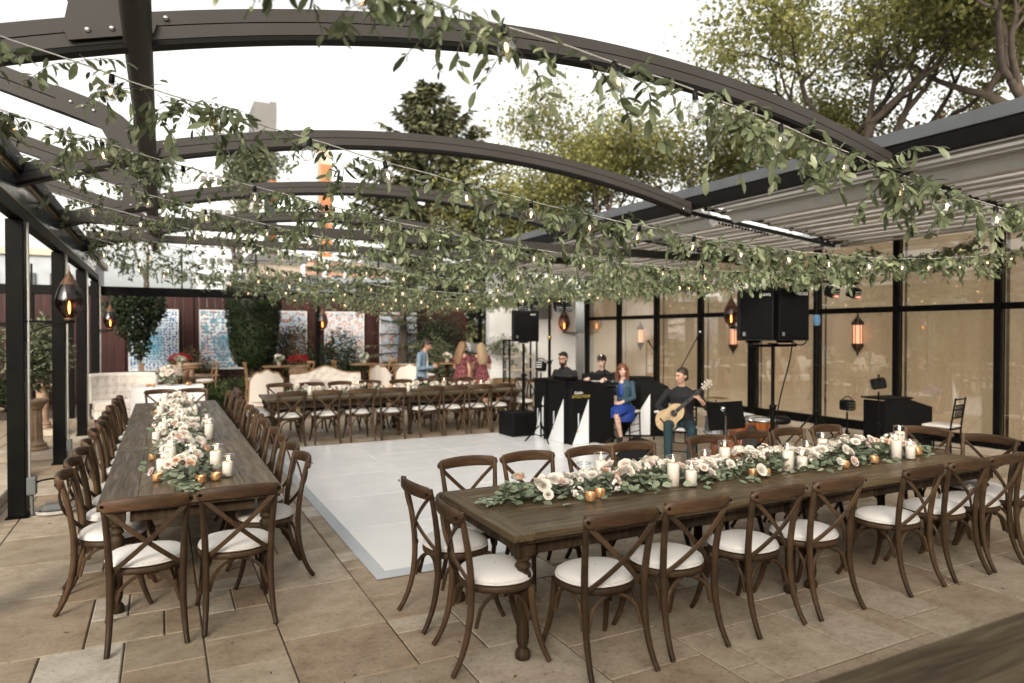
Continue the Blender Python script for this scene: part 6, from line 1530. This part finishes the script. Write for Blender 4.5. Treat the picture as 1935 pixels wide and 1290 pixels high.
def head(mb, eyes, c, yaw, pitch, skin, roll=0., jaw=1.0, ears=True):
    """c: centre of the skull; the face looks to +Y before turning"""
    Rm = M4.Rotation(yaw, 3, 'Z') @ M4.Rotation(pitch, 3, 'X') @ M4.Rotation(roll, 3, 'Y'); c = V(c); P = lambda x, y, z: c + Rm @ V((x, y, z))
    mb.use(skin); mb.ell(c + Rm @ V((0, -.008, .022)), (.074, .094, .088), 16, 10, T=Rm); mb.ell(P(0, .026, -.035), (.058, .062, .075), 14, 8, T=Rm); mb.ell(P(0, .050, -.088), (.028 * jaw, .026, .024), 10, 6, T=Rm)
    mb.cap(P(0, .086, .012), .010, P(0, .107, -.022), .015, 8); mb.ell(P(0, .088, .03), (.040, .014, .010), 10, 6, T=Rm)
    for s in (-1, 1):
        mb.ell(P(s * .036, .072, -.018), (.02, .016, .018), 8, 6, T=Rm)
        if ears: mb.ell(P(s * .078, -.005, -.005), (.010, .020, .030), 8, 6, T=Rm)
    mb.use('lips'); mb.ell(P(0, .088, -.058), (.022, .010, .009), 10, 6, T=Rm); mb.use(skin)
    for s in (-1, 1): eyes.use('eye_dark'); eyes.ell(P(s * .031, .083, .008), (.012, .006, .006), 8, 6, T=Rm); eyes.ell(P(s * .032, .089, .026), (.019, .005, .0045), 8, 5, T=Rm)
    return P, Rm
def hand(mb, wrist, d, n, skin, curl=.5, side=1, s=1.0):
    """d: direction of the fingers, n: back of the hand, side: +1 thumb towards n x d"""
    wrist, d, n = V(wrist), V(d).normalized(), V(n).normalized(); e = n.cross(d).normalized(); n = d.cross(e); mb.use(skin)
    mb.loft([(wrist + d * (t * s), w * s, h * s, e, n) for t, w, h in ((-.01, .026, .02), (.02, .034, .018), (.055, .042, .016), (.085, .043, .014), (.095, .038, .011))], 12)
    for k, (o, l) in enumerate(((-.030, .062), (-.010, .072), (.011, .068), (.030, .054))):
        b = wrist + d * (.085 * s) + e * (o * s * side * -1); l *= s; c1 = curl * .8; c2 = curl * 1.9
        p1 = b + (d * cos(c1) - n * sin(c1)) * l * .5; p2 = p1 + (d * cos(c2) - n * sin(c2)) * l * .5
        mb.cap(b, .0095 * s, p1, .0088 * s, 8); mb.cap(p1, .0088 * s, p2, .0072 * s, 8)
    b = wrist + d * (.03 * s) + e * (.032 * s * side); p1 = b + (d * .6 + e * side * .7 - n * .35 * curl) * .04 * s; p2 = p1 + (d * .9 + e * side * .1 - n * curl) * .032 * s
    mb.cap(b, .013 * s, p1, .011 * s, 8); mb.cap(p1, .011 * s, p2, .008 * s, 8)
def arm(mb, sh, el, wr, cloth, skin, bare=0., r=(.052, .042, .036, .026)):
    sh, el, wr = V(sh), V(el), V(wr); mb.use(cloth); mb.cap(sh, r[0], el, r[1])
    if bare: m = el.lerp(wr, 1 - bare); mb.cap(el, r[1], m, (r[1] + r[3]) / 2 + .006); mb.use(skin); mb.cap(m, (r[1] + r[3]) / 2 - .002, wr, r[3])
    else: mb.cap(el, r[1], wr, r[3] + .006)
def leg(mb, hip, knee, ank, cloth, r=(.085, .062, .045), toe=None, shoe='black_leather', skin=None):
    hip, knee, ank = V(hip), V(knee), V(ank); mb.use(cloth); mb.cap(hip, r[0], knee, r[1], 14); mb.use(skin or cloth)
    mid = knee.lerp(ank, .35); b = (knee - hip).normalized(); mb.cap(knee, r[1] * (.92 if skin else 1), mid, r[1] * .93, 12); mb.cap(mid, r[1] * .93, ank, r[2], 12)
    if toe: mb.use(shoe); t_ = V(toe); mb.cap(ank + V((0, 0, -.025)), .036, ank.lerp(t_, .6) + V((0, 0, -.02)), .038, 10); mb.cap(ank.lerp(t_, .5) + V((0, 0, -.03)), .037, t_, .028, 10)
def torso(mb, pel, chest, neck, w=1.0, cloth='black_shirt', hipw=.15, lean=None):
    pel, chest, neck = V(pel), V(chest), V(neck); up = (chest - pel).normalized(); rx = V((1, 0, 0)); ry = up.cross(rx) * -1
    mb.use(cloth); L = lambda t: pel.lerp(chest, t)
    top = neck + (chest - neck) * .25
    mb.loft([(L(-.12), hipw * .8, .09, rx, ry), (L(0), hipw, .115, rx, ry), (L(.35), .135 * w, .105, rx, ry), (L(.7), .160 * w, .115, rx, ry), (L(1.0), .178 * w, .115, rx, ry), (chest.lerp(neck, .45), .150 * w, .085, rx, ry), (chest.lerp(neck, .72), .085 * w, .062, rx, ry), (chest.lerp(neck, .82), .055, .05, rx, ry)], 20)
def finish(name, label, loc, rz, body, eyes, hair=None, extra=(), vox=.0085, cat='person'):
    t = thing(name, label, cat, loc, rz); remesh(body, 'body', vox, 3, t)
    if eyes.f: eyes.obj('eyes', t)
    if hair is not None and hair.f: remesh(hair, 'hair', .009, 3, t)
    for nm, mb in extra: mb.obj(nm, t)
    return t
def cap_hair(h, P, Rm, mat, s=1.0, fringe=True):
    h.use(mat); h.ell(P(0, -.020, .046), (.080 * s, .096 * s, .081 * s), 16, 10, T=Rm); h.ell(P(0, -.062, -.02), (.068, .042, .062), 12, 8, T=Rm)
    for k in (-1, 1): h.ell(P(k * .070, -.02, .01), (.014, .045, .045), 8, 6, T=Rm)
    if fringe: h.ell(P(.015, .062, .085), (.06, .034, .026), 10, 6, T=Rm)
def long_hair(h, P, Rm, mat, ln=.42, wave=.02, w=1.0):
    h.use(mat); h.ell(P(0, -.012, .040), (.086, .104, .086), 16, 10, T=Rm)
    for k in range(9):
        a = -1.0 + 2.0 * k / 8; x = sin(a * 1.25) * .088 * w; y = -.03 - cos(a * 1.25) * .068
        pts = [P(x * .8, y * .6, .05), P(x, y, -.03), P(x * 1.15, y - .012, -.12), P(x * 1.12 + wave * sin(k * 2.1), y - .018, -.22), P(x * .95, y - .01, -ln)]
        h.tube(bez(pts, 10), [.030, .034, .036, .036, .035, .034, .032, .03, .027, .022, .012], 8)

# guitarist, seated, playing
def guitarist():
    b, e, h = MB(), MB(), MB(); sk = 'skin'
    torso(b, (0, 0, .60), (0, .05, .96), (0, .075, 1.12), 1.05, 'black_shirt', .165)
    b.use(sk); b.cap((0, .06, 1.06), .05, (.0, .085, 1.15), .047); P, Rm = head(b, e, (0, .10, 1.235), -.62, -.10, sk)
    leg(b, (.09, .02, .53), (.12, .44, .58), (.13, .42, .09), 'teal_trousers', (.088, .066, .048), (.14, .56, .035)); leg(b, (-.09, .02, .53), (-.20, .43, .52), (-.16, .34, .09), 'teal_trousers', (.088, .066, .048), (-.18, .48, .035))
    b.use('teal_trousers'); b.ell((0, -.02, .55), (.18, .15, .11), 16, 10)
    # right hand strums low at the body, left hand up the neck
    arm(b, (.20, .04, 1.00), (.34, .10, .80), (.20, .30, .72), 'black_shirt', sk); hand(b, (.20, .30, .72), (-.75, .30, -.3), (.35, .85, .4), sk, .6, 1, .95)
    arm(b, (-.20, .05, 1.00), (-.36, .16, .80), (-.30, .36, .93), 'black_shirt', sk, .55); hand(b, (-.30, .36, .93), (.35, .55, .55), (-.75, .35, .3), sk, .9, -1, .95)
    cap_hair(h, P, Rm, 'hair_brown', 1.0, False)
    return finish('person', 'seated guitarist in black shirt and dark teal trousers playing guitar', (6.60, 7.55, 0), pi / 2 + .68, b, e, h)
guitarist()
def guitar():
    """classical guitar: body low by the knee, neck rising; local X along the neck"""
    t = thing('acoustic_guitar', 'classical guitar with pale top held by the guitarist', 'guitar')
    def outline(n=40):
        pts = []
        for k in range(n):
            a = 2 * pi * k / n; x = cos(a); y = sin(a); w = .165 + .02 * -x - (.045 * math.exp(-((x - .12) / .33) ** 2)) - .02 * (x > .1) * x
            pts.append((x * .24, y * w))
        return pts
    o = outline()
    MB().use('amber_top').prism(o, .044, .050, axis='z').obj('soundboard', t); MB().use('red_wood').prism([(x * .995, y * .995) for x, y in o], -.045, .0435, axis='z').obj('back_and_sides', t)
    MB().use('eye_dark').lathe([(.001, .0512), (.043, .0512), (.043, .0505)], 20, c=(.07, 0, 0)).obj('sound_hole', t); MB().use('red_wood').tube([(.07 + .05 * cos(a), .05 * sin(a), .0506) for a in [k * pi / 10 for k in range(20)]], .004, 5, closed=True).obj('rosette', t)
    B(.12, .60, -.026, .026, .0505, .060, 'eye_dark', .003).obj('fingerboard', t); B(.24, .60, -.024, .024, .022, .050, 'red_wood', .008).obj('neck', t)
    MB().use('pale_stone').prism([(.602, -.024), (.76, -.029), (.775, 0), (.76, .029), (.602, .024)], .02, .042, axis='z').obj('headstock', t)
    B(-.14, -.115, -.08, .08, .0505, .060, 'red_wood', .003).obj('bridge', t)
    for s in (-1, 1):
        for k in range(3): MB().use('white_print').lathe([(.009, 0), (.011, .012), (.005, .018)], 8, T=M4.Translation((.64 + k * .045, s * .036, .03)) @ M4.Rotation(-s * pi / 2, 4, 'X')).obj('tuning_peg', t)
    st = MB().use('chrome')
    for k in range(6): y = -.021 + k * .0084; st.tube([(-.125, y, .062), (.605, y * .9, .063)], .0009, 4, caps=False)
    st.obj('strings', t)['kind'] = 'stuff'
    return t

gt = guitar()
def place_guitar():
    # guitarist frame: facing +Y rotated by rz; the neck climbs to his left (-X local), top faces forward
    Rz = M4.Rotation(pi / 2 + .68, 3, 'Z'); o = V((6.60, 7.55, 0))
    nx = (Rz @ V((-.66, .10, .62))).normalized(); nz = (Rz @ V((.12, 1, -.02))).normalized(); ny = nz.cross(nx).normalized(); nz = nx.cross(ny)
    gt.location = o + Rz @ V((.10, .315, .685)); gt.rotation_euler = M4((nx, ny, nz)).transposed().to_euler()
place_guitar()
# seated woman in denim jacket
def singer():
    b, e, h = MB(), MB(), MB(); sk = 'skin_pale'
    torso(b, (0, 0, .60), (0, .02, .93), (0, .03, 1.07), .88, 'denim', .155)
    b.use('royal_blue'); b.ell((0, .10, .86), (.05, .06, .13), 10, 8); b.ell((0, .06, .60), (.12, .12, .06), 12, 8)
    b.use(sk); b.cap((0, .03, 1.02), .042, (0, .045, 1.12), .040); b.ell((0, .085, .99), (.045, .035, .05), 10, 8); P, Rm = head(b, e, (0, .06, 1.20),   .55, .0, sk, jaw=.85, ears=False)
    b.use('royal_blue'); X, Y, Z = (1, 0, 0), (0, 1, 0), (0, 0, 1)
    b.loft([((0, -.06, .52), .19, .10, X, Z), ((0, .08, .535), .205, .115, X, Z), ((0, .24, .535), .215, .11, X, Z), ((0, .38, .525), .205, .10, X, Z), ((0, .46, .50), .185, .085, X, Z)], 22)
    b.loft([((0, .10, .50), .235, .22, X, Y), ((0, .11, .42), .245, .24, X, Y), ((0, .12, .34), .235, .22, X, Y)], 20)
    leg(b, (.07, .1, .53), (.085, .46, .53), (.02, .42, .10), 'royal_blue', (.08, .055, .030), (.02, .55, .03), 'black_leather', sk); leg(b, (-.08, .1, .53), (-.09, .45, .52), (-.12, .34, .10), 'royal_blue', (.08, .055, .030), (-.13, .47, .03), 'black_leather', sk)
    for x, y in ((.02, .42), (-.12, .34)): b.use('black_leather'); b.cap((x, y - .03, .03), .016, (x, y - .03, .13), .03, 8)
    arm(b, (.165, .02, .98), (.22, .06, .74), (.06, .26, .66), 'denim', sk, .35, (.047, .040, .034, .023)); hand(b, (.06, .26, .66), (-.8, .5, -.15), (.3, .5, .8), sk, .5, 1, .85)
    arm(b, (-.165, .02, .98), (-.22, .06, .74), (-.07, .26, .66), 'denim', sk, .35, (.047, .040, .034, .023)); hand(b, (-.07, .26, .66), (.8, .5, -.15), (-.3, .5, .8), sk, .5, -1, .85)
    long_hair(h, P, Rm, 'hair_red', .28, .02, 1.05)
    bt = MB().use('bolt')
    for x, z in ((-.08, .93), (.08, .93), (.02, .80), (.02, .72)): bt.ell((x, .125, z), .009, 6, 5)
    return finish('person', 'seated red-haired woman in denim jacket and blue dress', (7.10, 9.62, 0), pi / 2 + .45, b, e, h, [('jacket_buttons', bt)])
singer()
def dj():
    b, e, h = MB(), MB(), MB(); sk = 'skin'
    torso(b, (0, 0, .70), (0, .03, 1.05), (0, .05, 1.22), 1.12, 'black_shirt', .17)
    b.use(sk); b.cap((0, .045, 1.16), .052, (0, .07, 1.26), .05); P, Rm = head(b, e, (0, .085, 1.335), .35, -.08, sk)
    b.use('hair_black'); b.ell(P(0, .052, -.088), (.050, .044, .042), 12, 8, T=Rm); b.ell(P(0, .05, -.125), (.036, .034, .04), 10, 8, T=Rm)
    for s in (-1, 1): b.ell(P(s * .055, .02, -.06), (.014, .04, .045), 8, 6, T=Rm)
    leg(b, (.09, 0, .66), (.13, .40, .66), (.13, .38, .12), 'black_trousers', toe=(.13, .52, .05)); leg(b, (-.09, 0, .66), (-.13, .40, .66), (-.13, .38, .12), 'black_trousers', toe=(-.13, .52, .05))
    for s in (-1, 1): arm(b, (s * .21, .03, 1.09), (s * .28, .10, .86), (s * .16, .34, .95), 'black_shirt', sk); hand(b, (s * .16, .34, .95), (-s * .2, 1, -.1), (0, .1, 1), sk, .4, -s)
    cap_hair(h, P, Rm, 'hair_black', 1.0)
    gl = MB().use('eye_dark')
    for s in (-1, 1): gl.tube([P(s * .033 + .024 * cos(a), .104, .008 + .019 * sin(a)) for a in [k * pi / 6 for k in range(12)]], .003, 5, closed=True); gl.tube([P(s * .058, .10, .012), P(s * .082, -.01, .012)], .003, 5)
    return finish('person', 'bearded man in black with glasses behind the band fronts', (6.42, 10.42, .05), pi / 2 + .35, b, e, h, [('glasses', gl)])
dj()
def keys():
    b, e, h = MB(), MB(), MB(); sk = 'skin_pale'
    torso(b, (0, 0, .66), (0, .04, 1.01), (0, .065, 1.17), 1.05, 'black_shirt', .165)
    b.use(sk); b.cap((0, .06, 1.11), .05, (0, .085, 1.21), .048); P, Rm = head(b, e, (0, .10, 1.285), .1, -.18, sk)
    leg(b, (.09, 0, .62), (.13, .40, .62), (.13, .38, .12), 'black_trousers', toe=(.13, .52, .05)); leg(b, (-.09, 0, .62), (-.13, .40, .62), (-.13, .38, .12), 'black_trousers', toe=(-.13, .52, .05))
    for s in (-1, 1): arm(b, (s * .20, .04, 1.05), (s * .27, .12, .84), (s * .15, .36, 1.0), 'black_shirt', sk); hand(b, (s * .15, .36, 1.0), (-s * .1, 1, -.15), (0, .1, 1), sk, .5, -s)
    cap_hair(h, P, Rm, 'hair_brown', 1.06); h.use('hair_brown'); h.ell(P(0, .08, .058), (.062, .028, .034), 10, 6, T=Rm)
    return finish('person', 'man in black with brown fringe playing the keyboard', (7.02, 10.12, .05), pi / 2 + .62, b, e, h)
keys()
for loc, l in (((6.40, 10.42, 0), 'black round stool under the bearded man'), ((7.0, 10.12, 0), 'black round stool under the keyboard player')):
    t = thing('musician_stool', l, 'stool', loc); z = .63 if 'bearded' in l else .59
    MB().use('black_satin').lathe([(.001, z - .06), (.15, z - .06), (.165, z - .03), (.15, z), (.001, z + .002)], 18).obj('seat', t); MB().use('chrome').tube([(0, 0, .04), (0, 0, z - .06)], .018, 8).obj('post', t); MB().use('black_metal').lathe([(.2, .001), (.2, .02), (.02, .05)], 18).obj('base', t)
def jacket_man():
    b, e, h = MB(), MB(), MB(); sk = 'skin'
    torso(b, (0, 0, .95), (0, .015, 1.30), (0, .05, 1.48), 1.1, 'blue_blazer', .165)
    X, Y = (1, 0, 0), (0, 1, 0); b.use('blue_blazer'); b.loft([((0, 0, .80), .185, .135, X, Y), ((0, 0, .95), .172, .125, X, Y), ((0, .005, 1.1), .155, .118, X, Y)], 20)
    b.use('white_shirt'); b.loft([((0, .10, .86), .05, .045, X, Y), ((0, .10, 1.1), .06, .045, X, Y), ((0, .095, 1.3), .055, .045, X, Y), ((0, .06, 1.44), .045, .05, X, Y)], 14)
    b.use(sk); b.cap((0, .05, 1.42), .05, (0, .085, 1.50), .048); P, Rm = head(b, e, (0, .115, 1.575), .0, -.5, sk)
    leg(b, (.09, 0, .88), (.11, .03, .48), (.11, .0, .09), 'black_trousers', (.092, .065, .048), (.13, .16, .035)); leg(b, (-.09, 0, .88), (-.11, .02, .48), (-.11, -.02, .09), 'black_trousers', (.092, .065, .048), (-.13, .14, .035))
    for s in (-1, 1): arm(b, (s * .20, .01, 1.38), (s * .27, .0, 1.08), (s * .07, .26, 1.10), 'blue_blazer', sk, 0, (.058, .048, .04, .028)); hand(b, (s * .07, .26, 1.10), (-s * .35, .8, .35), (s * .9, .1, -.2), sk, .8, s)
    cap_hair(h, P, Rm, 'hair_brown', 1.02)
    o = finish('person', 'man in light blue blazer standing and looking at his phone', (4.98, 14.0, 0), -2.2, b, e, h)
    ph = B(-.036, .036, -.004, .004, -.07, .07, 'black_satin', .003).obj('phone'); tag(ph, 'black phone in the hands of the man in the blue blazer', 'phone'); ph.location = V((4.98, 14.0, 0)) + M4.Rotation(-2.2, 3, 'Z') @ V((0, .345, 1.17)); ph.rotation_euler = (-.6, 0, -2.2)
jacket_man()
def guest(label, loc, rz, hair, s, side):
    b, e, h = MB(), MB(), MB(); sk = 'skin'
    X, Y = (1, 0, 0), (0, 1, 0)
    torso(b, (0, 0, .92), (0, .01, 1.22), (0, .03, 1.38), .86, 'floral_dress', .155)
    b.use(sk); b.loft([((0, .012, 1.29), .155, .085, X, Y), ((0, .015, 1.335), .13, .075, X, Y), ((0, .025, 1.37), .06, .05, X, Y)], 16)
    b.use('floral_dress'); b.loft([((0, 0, .62), .245, .205, X, Y), ((0, 0, .75), .215, .175, X, Y), ((0, 0, .92), .172, .13, X, Y), ((0, 0, 1.05), .135, .105, X, Y)], 20)
    b.use(sk); b.cap((0, .03, 1.36), .042, (0, .045, 1.43), .04); P, Rm = head(b, e, (0, .06, 1.495), side * .3, -.2, sk, jaw=.85, ears=False)
    leg(b, (.08, 0, .7), (.085, .02, .46), (.085, 0, .09), sk, (.08, .052, .034), (.09, .13, .03), 'skin', sk); leg(b, (-.08, 0, .7), (-.085, .02, .46), (-.085, 0, .09), sk, (.08, .052, .034), (-.09, .13, .03), 'skin', sk)
    for q in (-1, 1):
        b.use('floral_dress'); b.cap((q * .16, .01, 1.29), .052, (q * .20, .01, 1.18), .052, 10)
        if q == side: arm(b, (q * .165, .01, 1.27), (q * .21, .05, 1.04), (q * .09, .24, 1.08), sk, sk, 0, (.042, .036, .03, .02)); hand(b, (q * .09, .24, 1.08), (-q * .4, .8, .2), (q, .1, .1), sk, .6, q, .88)
        else: arm(b, (q * .165, .01, 1.27), (q * .22, -.01, 1.0), (q * .20, .04, .80), sk, sk, 0, (.042, .036, .03, .02)); hand(b, (q * .20, .04, .80), (0, .1, -1), (q, 0, 0), sk, .4, q, .88)
    long_hair(h, P, Rm, hair, .40, .025, 1.05)
    o = finish('person', label, loc, rz, b, e, h); o.scale = (s, s, s)
guest('woman with long honey hair in a red floral dress', (5.92, 14.05, 0), -1.0, 'hair_honey', 1.02, -1)
guest('woman with wavy blonde hair in a dark red floral dress', (6.47, 14.2, 0), -.35, 'hair_blonde', 1.0, 1)
